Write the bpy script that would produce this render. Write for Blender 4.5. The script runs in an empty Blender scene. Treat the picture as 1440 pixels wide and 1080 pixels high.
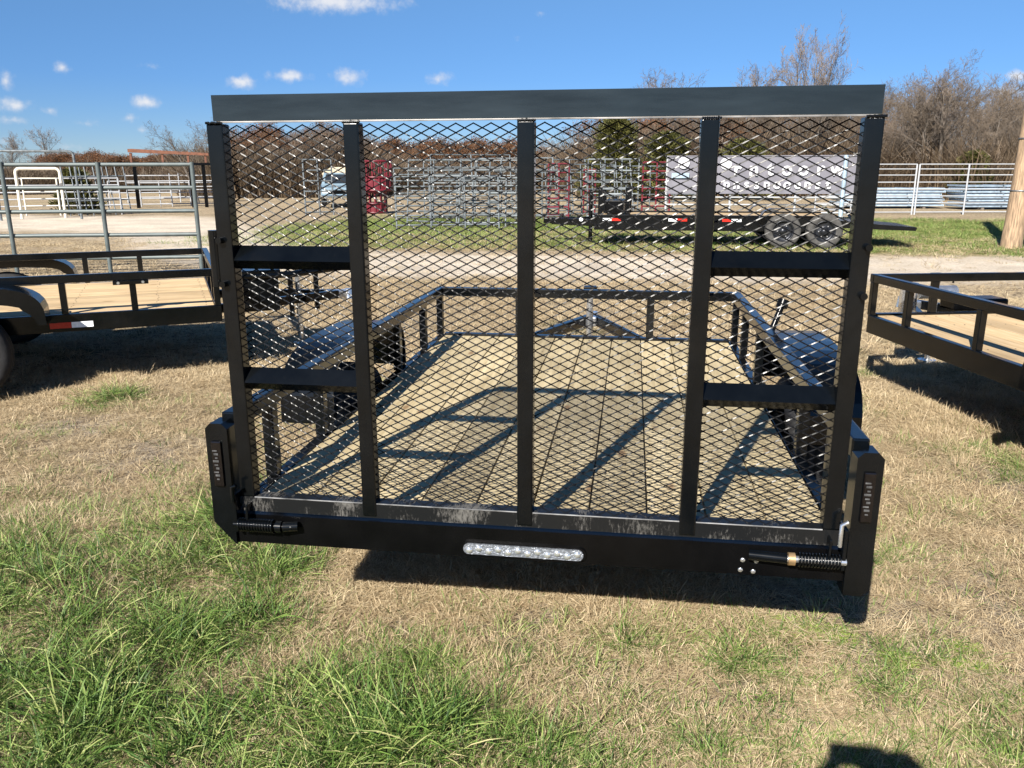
import bpy, bmesh, math, random
import numpy as np
from mathutils import Vector, Matrix

scene = bpy.context.scene
COL = scene.collection
PI = math.pi

# ------------------------------------------------------------------ camera
YAW, PITCH, ROLL = -0.1456, 0.2566, -0.0018
CAM = (0.3081, -2.3855, 1.6744)
cam_d = bpy.data.cameras.new("camera")
cam_d.sensor_width = 36.0
cam_d.lens = 1137.54 / 1440.0 * 36.0
cam_d.clip_start = 0.02
cam_d.clip_end = 6000.0
cam = bpy.data.objects.new("camera", cam_d)
COL.objects.link(cam)
_f = Vector((math.sin(YAW) * math.cos(PITCH), math.cos(YAW) * math.cos(PITCH), -math.sin(PITCH)))
_r = Vector((math.cos(YAW), -math.sin(YAW), 0))
_u = _r.cross(_f)
_c, _s = math.cos(ROLL), math.sin(ROLL)
_r2 = _c * _r + _s * _u
_u2 = -_s * _r + _c * _u
_m = Matrix((_r2, _u2, -_f)).transposed().to_4x4()
_m.translation = CAM
cam.matrix_world = _m
scene.camera = cam

# ------------------------------------------------------------------ sky, sun, exposure
SAZ, SEL = 0.3146, math.radians(35.8)       # direction in which shadows run (from +Y to +X), sun height
world = bpy.data.worlds.new("World")
scene.world = world
world.use_nodes = True
SKY_STRENGTH, SUN_STRENGTH = 0.068, 5.0
scene.view_settings.view_transform = 'Standard'
scene.view_settings.look = 'None'
scene.view_settings.gamma = 1.0
scene.view_settings.use_curve_mapping = False
scene.view_settings.exposure = 1.24

# small fair-weather cumulus: azimuth, elevation, half width, half height, density (radians)
CLOUDS = [(-0.3443, 0.1812, 0.0629, 0.0099, 1), (-0.4489, 0.0969, 0.0129, 0.0059, 1), (-0.3973, 0.1042, 0.0202, 0.0059, 0.9),
          (-0.3328, 0.1048, 0.016, 0.0083, 0.9), (-0.2316, 0.1038, 0.014, 0.0061, 0.8), (-0.5494, 0.0728, 0.0127, 0.0058, 1),
          (-0.6258, 0.104, 0.0072, 0.0048, 0.7), (-0.6743, 0.0666, 0.0125, 0.0061, 1), (-0.6776, 0.0515, 0.0113, 0.0034, 0.8),
          (-0.6422, 0.0615, 0.0058, 0.0042, 0.8), (-0.6773, 0.0893, 0.0062, 0.008, 0.8), (-0.6096, 0.0497, 0.0108, 0.0043, 0.6),
          (-0.5687, 0.0564, 0.007, 0.0043, 0.7), (-0.5426, 0.1101, 0.0127, 0.0042, 0.4), (-0.5567, 0.0443, 0.0057, 0.0029, 0.5),
          (0.3815, 0.0765, 0.0184, 0.0061, 0.9), (0.3855, 0.0923, 0.011, 0.006, 0.9), (-0.684, 0.032, 0.0125, 0.0042, 0.6),
          (-0.1124, 0.1735, 0.0097, 0.0036, 0.4), (-0.1383, 0.1487, 0.0049, 0.003, 0.35), (-0.6305, 0.0258, 0.0093, 0.0036, 0.5)]
_rc = random.Random(5)
for _i in range(22):                          # the same scattered clouds go on all round
    _a = _rc.uniform(0.62, 2 * PI - 0.9)
    if _a > PI:
        _a -= 2 * PI
    _e = _rc.uniform(0.05, 0.4)
    CLOUDS.append((_a, _e, _rc.uniform(.02, .03) + _e * .12, .006 + _e * .03, _rc.uniform(.6, 1)))


def build_world():
    nt = world.node_tree
    N, L = nt.nodes, nt.links
    bg = N['Background']
    sky = N.new('ShaderNodeTexSky')
    sky.sky_type = 'NISHITA'
    sky.sun_disc = False
    sky.sun_elevation = SEL
    sky.sun_rotation = PI + SAZ
    sky.altitude = 3500
    sky.air_density = 1.0
    sky.dust_density = 0.1
    sky.ozone_density = 1.6
    tc = N.new('ShaderNodeTexCoord')
    nrm = N.new('ShaderNodeVectorMath'); nrm.operation = 'NORMALIZE'
    L.new(tc.outputs['Generated'], nrm.inputs[0])
    sp = N.new('ShaderNodeSeparateXYZ'); L.new(nrm.outputs[0], sp.inputs[0])

    def M(op, a, b=None, c=None, clamp=False):
        n = N.new('ShaderNodeMath'); n.operation = op; n.use_clamp = clamp
        for i, v in enumerate((a, b, c)):
            if v is None: continue
            if isinstance(v, (int, float)): n.inputs[i].default_value = v
            else: L.new(v, n.inputs[i])
        return n.outputs[0]
    az = M('ARCTAN2', sp.outputs[0], sp.outputs[1])
    el = M('ARCSINE', sp.outputs[2])
    cb = N.new('ShaderNodeCombineXYZ'); L.new(az, cb.inputs[0]); L.new(el, cb.inputs[1])
    noi = N.new('ShaderNodeTexNoise'); noi.inputs['Scale'].default_value = 95; noi.inputs['Detail'].default_value = 6
    noi.inputs['Roughness'].default_value = .54
    L.new(nrm.outputs[0], noi.inputs['Vector'])
    n2 = N.new('ShaderNodeTexNoise'); n2.inputs['Scale'].default_value = 40; n2.inputs['Detail'].default_value = 3
    L.new(nrm.outputs[0], n2.inputs['Vector'])
    total = None
    for (a, e, w, h, o) in CLOUDS:
        w, h = w * 1.75, h * 1.8
        va = N.new('ShaderNodeVectorMath'); va.operation = 'MULTIPLY_ADD'
        L.new(cb.outputs[0], va.inputs[0])
        va.inputs[1].default_value = (1 / w, 1 / h, 0)
        va.inputs[2].default_value = (-a / w, -e / h, 0)
        ln = N.new('ShaderNodeVectorMath'); ln.operation = 'LENGTH'; L.new(va.outputs[0], ln.inputs[0])
        v = M('MULTIPLY_ADD', ln.outputs['Value'], -o, o)          # o at the middle, 0 on the rim
        total = v if total is None else M('MAXIMUM', total, v)
    nz = M('MULTIPLY_ADD', noi.outputs[0], 1.15, -0.74)
    nz2 = M('MULTIPLY_ADD', n2.outputs[0], 0.5, -0.22)
    s = M('ADD', total, M('ADD', nz, nz2))
    msk = N.new('ShaderNodeMapRange'); msk.interpolation_type = 'SMOOTHSTEP'
    L.new(s, msk.inputs[0]); msk.inputs[1].default_value = 0.0; msk.inputs[2].default_value = 0.95
    msk.inputs[3].default_value = 0; msk.inputs[4].default_value = .88
    ccol = N.new('ShaderNodeMixRGB')
    ccol.inputs[1].default_value = (4.0, 4.3, 4.9, 1)
    ccol.inputs[2].default_value = (5.7, 5.7, 5.8, 1)
    L.new(msk.outputs[0], ccol.inputs[0])
    mix = N.new('ShaderNodeMixRGB')
    hs = N.new('ShaderNodeHueSaturation'); hs.inputs['Saturation'].default_value = 1.22; hs.inputs['Value'].default_value = .9
    er = N.new('ShaderNodeValToRGB'); ee = er.color_ramp.elements        # clear dry air: deeper blue down to the skyline
    ee[0].position = 0.0; ee[0].color = (.42, .46, .56, 1); ee[1].position = .45; ee[1].color = (.93, .93, .93, 1)
    k1 = ee.new(.10); k1.color = (.62, .66, .77, 1)
    k2 = ee.new(.19); k2.color = (.86, .86, .88, 1)
    L.new(el, er.inputs[0])
    mu = N.new('ShaderNodeMixRGB'); mu.blend_type = 'MULTIPLY'; mu.inputs[0].default_value = 1.0
    L.new(sky.outputs[0], mu.inputs[1]); L.new(er.outputs[0], mu.inputs[2])
    L.new(mu.outputs[0], hs.inputs['Color'])
    L.new(msk.outputs[0], mix.inputs[0]); L.new(hs.outputs[0], mix.inputs[1]); L.new(ccol.outputs[0], mix.inputs[2])
    L.new(mix.outputs[0], bg.inputs[0])
    bg.inputs[1].default_value = SKY_STRENGTH


build_world()
sun_d = bpy.data.lights.new("sun", 'SUN')
sun_d.energy = SUN_STRENGTH
sun_d.angle = math.radians(0.53)
sun_d.color = (1.0, 0.945, 0.86)
sun = bpy.data.objects.new("sun", sun_d)
COL.objects.link(sun)
_sd = Vector((math.sin(SAZ) * math.cos(SEL), math.cos(SAZ) * math.cos(SEL), -math.sin(SEL)))
sun.rotation_euler = _sd.to_track_quat('-Z', 'Y').to_euler()
sun.location = (-8, -25, 20)
scene.cycles.use_denoising = True
scene.cycles.max_bounces = 5
scene.cycles.diffuse_bounces = 2
scene.cycles.glossy_bounces = 2
scene.cycles.transmission_bounces = 2
scene.cycles.transparent_max_bounces = 6

# ------------------------------------------------------------------ materials
def sock(n, name, v):
    n.inputs[name].default_value = v


def new_mat(name):
    m = bpy.data.materials.new(name)
    m.use_nodes = True
    return m, m.node_tree.nodes, m.node_tree.links, m.node_tree.nodes['Principled BSDF']


def simple(name, col, rough=.5, metal=0.0, var=.25, scale=6.0, bump=0.0, spec=.5, bscale=None, coat=0, stretch=None, rvar=.12, objvar=0.0):
    """a painted / metal / wooden surface with noise in colour, gloss and relief"""
    m, N, L, b = new_mat(name)
    tc = N.new('ShaderNodeTexCoord')
    mp = N.new('ShaderNodeMapping')
    if stretch: mp.inputs['Scale'].default_value = stretch
    L.new(tc.outputs['Object'], mp.inputs[0])
    no = N.new('ShaderNodeTexNoise'); sock(no, 'Scale', scale); sock(no, 'Detail', 6); sock(no, 'Roughness', .6)
    L.new(mp.outputs[0], no.inputs['Vector'])
    rp = N.new('ShaderNodeValToRGB')
    rp.color_ramp.elements[0].position = .3; rp.color_ramp.elements[1].position = .7
    rp.color_ramp.elements[0].color = tuple(c * (1 - var) for c in col) + (1,)
    rp.color_ramp.elements[1].color = tuple(min(1, c * (1 + var)) for c in col) + (1,)
    L.new(no.outputs[0], rp.inputs[0])
    out = rp.outputs[0]
    if objvar:
        oi = N.new('ShaderNodeObjectInfo')
        hs = N.new('ShaderNodeHueSaturation')
        mr = N.new('ShaderNodeMapRange'); L.new(oi.outputs['Random'], mr.inputs[0]); mr.inputs[3].default_value = 1 - objvar; mr.inputs[4].default_value = 1 + objvar
        L.new(mr.outputs[0], hs.inputs['Value']); L.new(out, hs.inputs['Color']); out = hs.outputs[0]
    L.new(out, b.inputs['Base Color'])
    mr = N.new('ShaderNodeMapRange'); L.new(no.outputs[0], mr.inputs[0]); mr.inputs[3].default_value = max(.03, rough - rvar); mr.inputs[4].default_value = min(1, rough + rvar)
    L.new(mr.outputs[0], b.inputs['Roughness'])
    sock(b, 'Metallic', metal); sock(b, 'Specular IOR Level', spec); sock(b, 'Coat Weight', coat); sock(b, 'Coat Roughness', .12)
    if bump:
        n2 = N.new('ShaderNodeTexNoise'); sock(n2, 'Scale', bscale or scale * 6); sock(n2, 'Detail', 4)
        L.new(mp.outputs[0], n2.inputs['Vector'])
        bp = N.new('ShaderNodeBump'); sock(bp, 'Strength', bump); sock(bp, 'Distance', .01)
        L.new(n2.outputs[0], bp.inputs['Height']); L.new(bp.outputs[0], b.inputs['Normal'])
    return m


MAT = {}
MAT['black'] = simple('black_gloss_paint', (.0018, .0024, .0030), .17, var=.35, scale=9, rvar=.05, spec=.36)
def dusty(m, amount=.5, scale=2.2):
    N, L = m.node_tree.nodes, m.node_tree.links
    b = N['Principled BSDF']
    tc = N.new('ShaderNodeTexCoord')
    n1 = N.new('ShaderNodeTexNoise'); sock(n1, 'Scale', scale); sock(n1, 'Detail', 9); sock(n1, 'Roughness', .72); L.new(tc.outputs['Object'], n1.inputs['Vector'])
    n2 = N.new('ShaderNodeTexNoise'); sock(n2, 'Scale', 140); sock(n2, 'Detail', 3); L.new(tc.outputs['Object'], n2.inputs['Vector'])
    r1 = N.new('ShaderNodeMapRange'); L.new(n1.outputs[0], r1.inputs[0]); r1.inputs[1].default_value = .52; r1.inputs[2].default_value = .78
    r2 = N.new('ShaderNodeMapRange'); L.new(n2.outputs[0], r2.inputs[0]); r2.inputs[1].default_value = .62; r2.inputs[2].default_value = .74; r2.inputs[4].default_value = .6
    mx = N.new('ShaderNodeMath'); mx.operation = 'MULTIPLY_ADD'; L.new(r1.outputs[0], mx.inputs[0]); mx.inputs[1].default_value = amount
    ml = N.new('ShaderNodeMath'); ml.operation = 'MULTIPLY'; L.new(r2.outputs[0], ml.inputs[0]); ml.inputs[1].default_value = amount * .5; L.new(ml.outputs[0], mx.inputs[2])
    old = b.inputs['Base Color'].links[0].from_socket
    c = N.new('ShaderNodeMixRGB'); L.new(mx.outputs[0], c.inputs[0]); L.new(old, c.inputs[1]); c.inputs[2].default_value = (.045, .038, .028, 1)
    L.new(c.outputs[0], b.inputs['Base Color'])
    oldr = b.inputs['Roughness'].links[0].from_socket
    a = N.new('ShaderNodeMath'); a.operation = 'MULTIPLY_ADD'; L.new(mx.outputs[0], a.inputs[0]); a.inputs[1].default_value = .35; L.new(oldr, a.inputs[2])
    L.new(a.outputs[0], b.inputs['Roughness'])


dusty(MAT['black'], .10)
MAT['blackd'] = simple('black_satin_paint', (.002, .002, .0022), .24, var=.3, scale=7, spec=.2)
MAT['tyre'] = simple('tyre_rubber', (.018, .018, .019), .75, var=.35, scale=14, bump=.2, bscale=50, spec=.3)
MAT['tyredust'] = simple('dusty_tyre_rubber', (.06, .058, .055), .85, var=.35, scale=14, bump=.2, bscale=50, spec=.2)
MAT['rim'] = simple('dark_wheel_steel', (.025, .027, .032), .35, .6, var=.4, scale=10)
MAT['galv'] = simple('galvanised_steel', (.125, .142, .152), .45, .25, var=.4, scale=7, bump=.03, objvar=.15)
MAT['galvold'] = simple('weathered_galvanised_pipe', (.085, .105, .105), .5, .15, var=.25, scale=5, bump=.05)
MAT['white'] = simple('white_pipe_paint', (.33, .34, .355), .5, var=.12, scale=3, objvar=.08)
MAT['cream'] = simple('cream_fence_paint', (.66, .62, .52), .55, var=.15, scale=2, objvar=.1)
MAT['bluegalv'] = simple('blue_grey_sheet', (.30, .38, .46), .4, .3, var=.3, scale=4, objvar=.25)
MAT['red'] = simple('red_gate_paint', (.11, .010, .017), .4, var=.3, scale=5, objvar=.15)
MAT['rust'] = simple('rusty_steel', (.15, .062, .036), .85, var=.4, scale=6, bump=.2)
MAT['zinc'] = simple('zinc_plate', (.72, .73, .74), .25, .9, var=.1, scale=30)
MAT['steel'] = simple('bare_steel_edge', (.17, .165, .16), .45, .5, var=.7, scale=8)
MAT['brass'] = simple('brass_bush', (.62, .42, .22), .35, .8, var=.2, scale=20)
MAT['redlens'] = simple('red_reflector', (.45, .02, .012), .2, var=.1, scale=40)
MAT['darklens'] = simple('dark_tail_lens', (.004, .003, .003), .15, var=.3, scale=60)
MAT['whitelens'] = simple('white_reflector', (.8, .82, .84), .25, var=.08, scale=40)
MAT['alu'] = simple('mill_aluminium', (.72, .71, .76), .38, .55, var=.12, scale=3)
MAT['blue'] = simple('pale_blue_paint', (.17, .24, .29), .4, var=.12, scale=3, coat=.5)
MAT['tanroof'] = simple('tan_tarp', (.55, .47, .33), .7, var=.15, scale=3)
MAT['chrome'] = simple('chrome', (.8, .8, .8), .15, 1.0, var=.05)
MAT['glass'] = simple('dark_glass', (.02, .025, .03), .06, var=.1, scale=2, spec=.8)
MAT['pole'] = simple('weathered_pole_wood', (.29, .20, .125), .85, var=.6, scale=9, bump=.8, stretch=(4, 4, .35), bscale=22)
MAT['bark'] = simple('grey_bark', (.11, .092, .075), .9, var=.35, scale=2.5, bump=.5, objvar=.2)
MAT['twig'] = simple('bare_twigs', (.115, .088, .064), .9, var=.3, scale=.6, objvar=.25)
MAT['twigp'] = simple('pale_bare_twigs', (.14, .112, .09), .9, var=.25, scale=.6, objvar=.12)
MAT['cloth'] = simple('navy_cloth', (.03, .04, .07), .85, var=.2, scale=30)
MAT['skin'] = simple('skin', (.45, .28, .2), .5, var=.1, scale=20)
MAT['phone'] = simple('phone_shell', (.02, .02, .02), .3)


def wood_mat(name, c1, c2, c3):
    """treated pine board: long grain streaks, knots, per-board tone"""
    m, N, L, b = new_mat(name)
    tc = N.new('ShaderNodeTexCoord'); oi = N.new('ShaderNodeObjectInfo')
    off = N.new('ShaderNodeVectorMath'); off.operation = 'ADD'
    cb = N.new('ShaderNodeCombineXYZ')
    ml = N.new('ShaderNodeMath'); ml.operation = 'MULTIPLY'; ml.inputs[1].default_value = 37.0; L.new(oi.outputs['Random'], ml.inputs[0])
    L.new(ml.outputs[0], cb.inputs[0]); L.new(ml.outputs[0], cb.inputs[1])
    L.new(tc.outputs['Object'], off.inputs[0]); L.new(cb.outputs[0], off.inputs[1])
    mp = N.new('ShaderNodeMapping'); mp.inputs['Scale'].default_value = (14, .9, 14); L.new(off.outputs[0], mp.inputs[0])
    no = N.new('ShaderNodeTexNoise'); sock(no, 'Scale', 2.2); sock(no, 'Detail', 8); sock(no, 'Roughness', .65); sock(no, 'Distortion', .6)
    L.new(mp.outputs[0], no.inputs['Vector'])
    rp = N.new('ShaderNodeValToRGB'); e = rp.color_ramp.elements
    e[0].position = .28; e[0].color = c1 + (1,); e[1].position = .72; e[1].color = c3 + (1,)
    k = e.new(.5); k.color = c2 + (1,)
    L.new(no.outputs[0], rp.inputs[0])
    big = N.new('ShaderNodeTexNoise'); sock(big, 'Scale', 1.6); sock(big, 'Detail', 3); L.new(off.outputs[0], big.inputs['Vector'])
    hs = N.new('ShaderNodeHueSaturation'); L.new(rp.outputs[0], hs.inputs['Color'])
    mr = N.new('ShaderNodeMapRange'); L.new(big.outputs[0], mr.inputs[0]); mr.inputs[1].default_value = .3; mr.inputs[2].default_value = .7; mr.inputs[3].default_value = .82; mr.inputs[4].default_value = 1.12
    mr2 = N.new('ShaderNodeMapRange'); L.new(oi.outputs['Random'], mr2.inputs[0]); mr2.inputs[3].default_value = .76; mr2.inputs[4].default_value = 1.14
    mm = N.new('ShaderNodeMath'); mm.operation = 'MULTIPLY'; L.new(mr.outputs[0], mm.inputs[0]); L.new(mr2.outputs[0], mm.inputs[1])
    L.new(mm.outputs[0], hs.inputs['Value'])
    vo = N.new('ShaderNodeTexVoronoi'); sock(vo, 'Scale', 1.0)
    mpk = N.new('ShaderNodeMapping'); mpk.inputs['Scale'].default_value = (6, 2.2, 6); L.new(off.outputs[0], mpk.inputs[0]); L.new(mpk.outputs[0], vo.inputs['Vector'])
    kr = N.new('ShaderNodeMapRange'); L.new(vo.outputs['Distance'], kr.inputs[0]); kr.inputs[1].default_value = .06; kr.inputs[2].default_value = .13; kr.inputs[3].default_value = .75; kr.inputs[4].default_value = 0
    mx = N.new('ShaderNodeMixRGB'); L.new(kr.outputs[0], mx.inputs[0]); L.new(hs.outputs[0], mx.inputs[1]); mx.inputs[2].default_value = (.16, .085, .035, 1)
    L.new(mx.outputs[0], b.inputs['Base Color']); sock(b, 'Roughness', .68); sock(b, 'Specular IOR Level', .35)
    bp = N.new('ShaderNodeBump'); sock(bp, 'Strength', .25); sock(bp, 'Distance', .004); L.new(no.outputs[0], bp.inputs['Height']); L.new(bp.outputs[0], b.inputs['Normal'])
    return m


MAT['deck'] = wood_mat('treated_pine_decking', (.28, .215, .115), (.40, .325, .19), (.51, .425, .265))
MAT['deckold'] = wood_mat('tan_pine_decking', (.36, .25, .13), (.50, .36, .2), (.60, .46, .28))


def scuff_mat():
    """black paint scraped down to dull grey in upright scratches"""
    m, N, L, b = new_mat('scuffed_black_paint')
    tc = N.new('ShaderNodeTexCoord')
    mp = N.new('ShaderNodeMapping'); mp.inputs['Scale'].default_value = (75, 20, 24); L.new(tc.outputs['Object'], mp.inputs[0])
    n1 = N.new('ShaderNodeTexNoise'); sock(n1, 'Scale', 1.8); sock(n1, 'Detail', 9); sock(n1, 'Roughness', .75); L.new(mp.outputs[0], n1.inputs['Vector'])
    mp2 = N.new('ShaderNodeMapping'); mp2.inputs['Scale'].default_value = (3.2, 3.2, 3.2); L.new(tc.outputs['Object'], mp2.inputs[0])
    n2 = N.new('ShaderNodeTexNoise'); sock(n2, 'Scale', 2.2); sock(n2, 'Detail', 2); L.new(mp2.outputs[0], n2.inputs['Vector'])
    ml = N.new('ShaderNodeMath'); ml.operation = 'MULTIPLY'; L.new(n1.outputs[0], ml.inputs[0]); L.new(n2.outputs[0], ml.inputs[1])
    mr = N.new('ShaderNodeMapRange'); L.new(ml.outputs[0], mr.inputs[0]); mr.inputs[1].default_value = .26; mr.inputs[2].default_value = .36; mr.inputs[3].default_value = 0; mr.inputs[4].default_value = .8
    mx = N.new('ShaderNodeMixRGB'); L.new(mr.outputs[0], mx.inputs[0]); mx.inputs[1].default_value = (.008, .0085, .009, 1); mx.inputs[2].default_value = (.12, .115, .105, 1)
    L.new(mx.outputs[0], b.inputs['Base Color'])
    m2 = N.new('ShaderNodeMapRange'); L.new(mr.outputs[0], m2.inputs[0]); m2.inputs[3].default_value = .17; m2.inputs[4].default_value = .7
    L.new(m2.outputs[0], b.inputs['Roughness']); sock(b, 'Specular IOR Level', .22)
    return m


MAT['scuff'] = scuff_mat()


def ground_mat():
    m, N, L, b = new_mat('field_ground')
    tc = N.new('ShaderNodeTexCoord')

    def noise(scale, detail=6, rough=.6, vec=None, dist=0):
        n = N.new('ShaderNodeTexNoise'); sock(n, 'Scale', scale); sock(n, 'Detail', detail); sock(n, 'Roughness', rough); sock(n, 'Distortion', dist)
        L.new(vec or tc.outputs['Object'], n.inputs['Vector']); return n.outputs[0]

    def ramp(f, stops):
        r = N.new('ShaderNodeValToRGB'); e = r.color_ramp.elements
        e[0].position, e[0].color = stops[0][0], stops[0][1] + (1,)
        e[1].position, e[1].color = stops[-1][0], stops[-1][1] + (1,)
        for p, c in stops[1:-1]:
            k = e.new(p); k.color = c + (1,)
        L.new(f, r.inputs[0]); return r.outputs[0]

    def mix(f, a, c):
        n = N.new('ShaderNodeMixRGB'); L.new(f, n.inputs[0]); L.new(a, n.inputs[1]); L.new(c, n.inputs[2]); return n.outputs[0]

    def attr(name, w=.7, nz=None):
        a = N.new('ShaderNodeAttribute'); a.attribute_name = name
        if nz is None: return a.outputs['Fac']
        s = N.new('ShaderNodeMath'); s.operation = 'MULTIPLY_ADD'; L.new(nz, s.inputs[0]); s.inputs[1].default_value = w; L.new(a.outputs['Fac'], s.inputs[2])
        r = N.new('ShaderNodeMapRange'); L.new(s.outputs[0], r.inputs[0]); r.inputs[1].default_value = .5 + w * .5 - .22; r.inputs[2].default_value = .5 + w * .5 + .22
        return r.outputs[0]
    fine = noise(55, 8, .75); mid = noise(6, 6, .65); big = noise(.7, 4, .55); far = noise(.16, 5, .6)
    # matted straw: stretched streaks in two crossing directions
    mpa = N.new('ShaderNodeMapping'); mpa.inputs['Scale'].default_value = (130, 22, 10); mpa.inputs['Rotation'].default_value = (0, 0, .6); L.new(tc.outputs['Object'], mpa.inputs[0])
    mpb = N.new('ShaderNodeMapping'); mpb.inputs['Scale'].default_value = (24, 120, 10); mpb.inputs['Rotation'].default_value = (0, 0, -.3); L.new(tc.outputs['Object'], mpb.inputs[0])
    sa = noise(1, 3, .6, mpa.outputs[0], .8); sb = noise(1, 3, .6, mpb.outputs[0], .8)
    mxm = N.new('ShaderNodeMath'); mxm.operation = 'MAXIMUM'; L.new(sa, mxm.inputs[0]); L.new(sb, mxm.inputs[1])
    straw = ramp(mxm.outputs[0], [(.40, (.175, .128, .084)), (.53, (.39, .30, .188)), (.68, (.58, .485, .33))])
    straw2 = ramp(fine, [(.3, (.26, .195, .125)), (.5, (.43, .34, .22)), (.7, (.59, .50, .335))])
    dry = mix(mid, straw, straw2)
    soil = ramp(fine, [(.3, (.20, .16, .122)), (.55, (.34, .285, .22)), (.75, (.46, .395, .315))])
    green = ramp(fine, [(.3, (.028, .03, .012)), (.55, (.075, .075, .03)), (.75, (.19, .15, .075))])
    greenf = ramp(noise(2.2, 8, .75), [(.32, (.10, .12, .035)), (.5, (.19, .19, .06)), (.68, (.36, .29, .13))])
    vo = N.new('ShaderNodeTexVoronoi'); sock(vo, 'Scale', 26); L.new(tc.outputs['Object'], vo.inputs['Vector'])
    grav = ramp(vo.outputs['Distance'], [(.0, (.66, .59, .49)), (.35, (.60, .53, .43)), (.7, (.42, .35, .27))])
    grav = mix(N_mul(N, L, noise(1.1, 6, .7), .9), grav, ramp(noise(9, 5, .7), [(.35, (.56, .46, .34)), (.65, (.70, .62, .52))]))
    col = mix(attr('dirt', .8, mid), dry, soil)
    thatch = N.new('ShaderNodeMapRange'); L.new(noise(13, 7, .7, None, .6), thatch.inputs[0]); thatch.inputs[1].default_value = .40; thatch.inputs[2].default_value = .54; thatch.inputs[3].default_value = .85; thatch.inputs[4].default_value = 0
    dk = N.new('ShaderNodeRGB'); dk.outputs[0].default_value = (.075, .05, .03, 1)
    col = mix(thatch.outputs[0], col, dk.outputs[0])
    col = mix(attr('green', .6, mid), col, green)
    col = mix(attr('fargreen', .9, far), col, greenf)
    col = mix(attr('gravel', .9, noise(1.6, 7, .7)), col, grav)
    hv = N.new('ShaderNodeHueSaturation'); L.new(col, hv.inputs['Color'])
    mr = N.new('ShaderNodeMapRange'); L.new(big, mr.inputs[0]); mr.inputs[1].default_value = .3; mr.inputs[2].default_value = .7; mr.inputs[3].default_value = .8; mr.inputs[4].default_value = 1.15
    L.new(mr.outputs[0], hv.inputs['Value'])
    L.new(hv.outputs[0], b.inputs['Base Color']); sock(b, 'Roughness', .95); sock(b, 'Specular IOR Level', .15)
    bp = N.new('ShaderNodeBump'); sock(bp, 'Strength', .9); sock(bp, 'Distance', .02)
    ad = N.new('ShaderNodeMath'); ad.operation = 'ADD'; L.new(fine, ad.inputs[0]); L.new(mxm.outputs[0], ad.inputs[1]); L.new(ad.outputs[0], bp.inputs['Height'])
    L.new(bp.outputs[0], b.inputs['Normal'])
    return m


def N_mul(N, L, a, k):
    n = N.new('ShaderNodeMath'); n.operation = 'MULTIPLY'; L.new(a, n.inputs[0]); n.inputs[1].default_value = k
    return n.outputs[0]


def blade_mat(name, lo, hi, transl=.35):
    """leaf blades: colour per clump (instance attribute tint) and per blade (mesh attribute bv)"""
    m, N, L, b = new_mat(name)
    out = N['Material Output']
    a = N.new('ShaderNodeAttribute'); a.attribute_type = 'INSTANCER'; a.attribute_name = 'tint'
    v = N.new('ShaderNodeAttribute'); v.attribute_name = 'bv'
    s = N.new('ShaderNodeMath'); s.operation = 'MULTIPLY_ADD'; L.new(a.outputs['Fac'], s.inputs[0]); s.inputs[1].default_value = .5
    s2 = N.new('ShaderNodeMath'); s2.operation = 'MULTIPLY'; L.new(v.outputs['Fac'], s2.inputs[0]); s2.inputs[1].default_value = .55
    L.new(s2.outputs[0], s.inputs[2])
    rp = N.new('ShaderNodeValToRGB'); e = rp.color_ramp.elements
    e[0].position = .05; e[0].color = lo[0] + (1,); e[1].position = .95; e[1].color = hi + (1,)
    for p, c in lo[1:]:
        k = e.new(p); k.color = c + (1,)
    L.new(s.outputs[0], rp.inputs[0])
    L.new(rp.outputs[0], b.inputs['Base Color']); sock(b, 'Roughness', .55); sock(b, 'Specular IOR Level', .3)
    t = N.new('ShaderNodeBsdfTranslucent'); L.new(rp.outputs[0], t.inputs[0])
    mx = N.new('ShaderNodeMixShader'); mx.inputs[0].default_value = transl
    L.new(b.outputs[0], mx.inputs[1]); L.new(t.outputs[0], mx.inputs[2]); L.new(mx.outputs[0], out.inputs[0])
    return m


MAT['ggrass'] = blade_mat('green_grass_blades', [(.018, .042, .008), (.25, (.048, .10, .018)), (.5, (.105, .18, .034)), (.76, (.22, .275, .075))], (.45, .41, .20), .18)
MAT['dgrass'] = blade_mat('dry_grass_blades', [(.20, .145, .09), (.3, (.34, .25, .145)), (.6, (.50, .395, .245))], (.66, .56, .375), .25)
MAT['lime'] = blade_mat('lime_weed', [(.12, .19, .03), (.5, (.22, .32, .05))], (.36, .42, .10), .3)
MAT['brush'] = blade_mat('brown_underbrush', [(.05, .034, .022), (.4, (.09, .064, .042)), (.7, (.13, .095, .062))], (.18, .135, .09), .12)
MAT['russet'] = blade_mat('russet_leaves', [(.11, .05, .025), (.5, (.20, .09, .035))], (.30, .17, .06), .3)
MAT['needle'] = blade_mat('cedar_foliage', [(.045, .05, .016), (.5, (.125, .12, .032))], (.27, .23, .065), .25)

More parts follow.
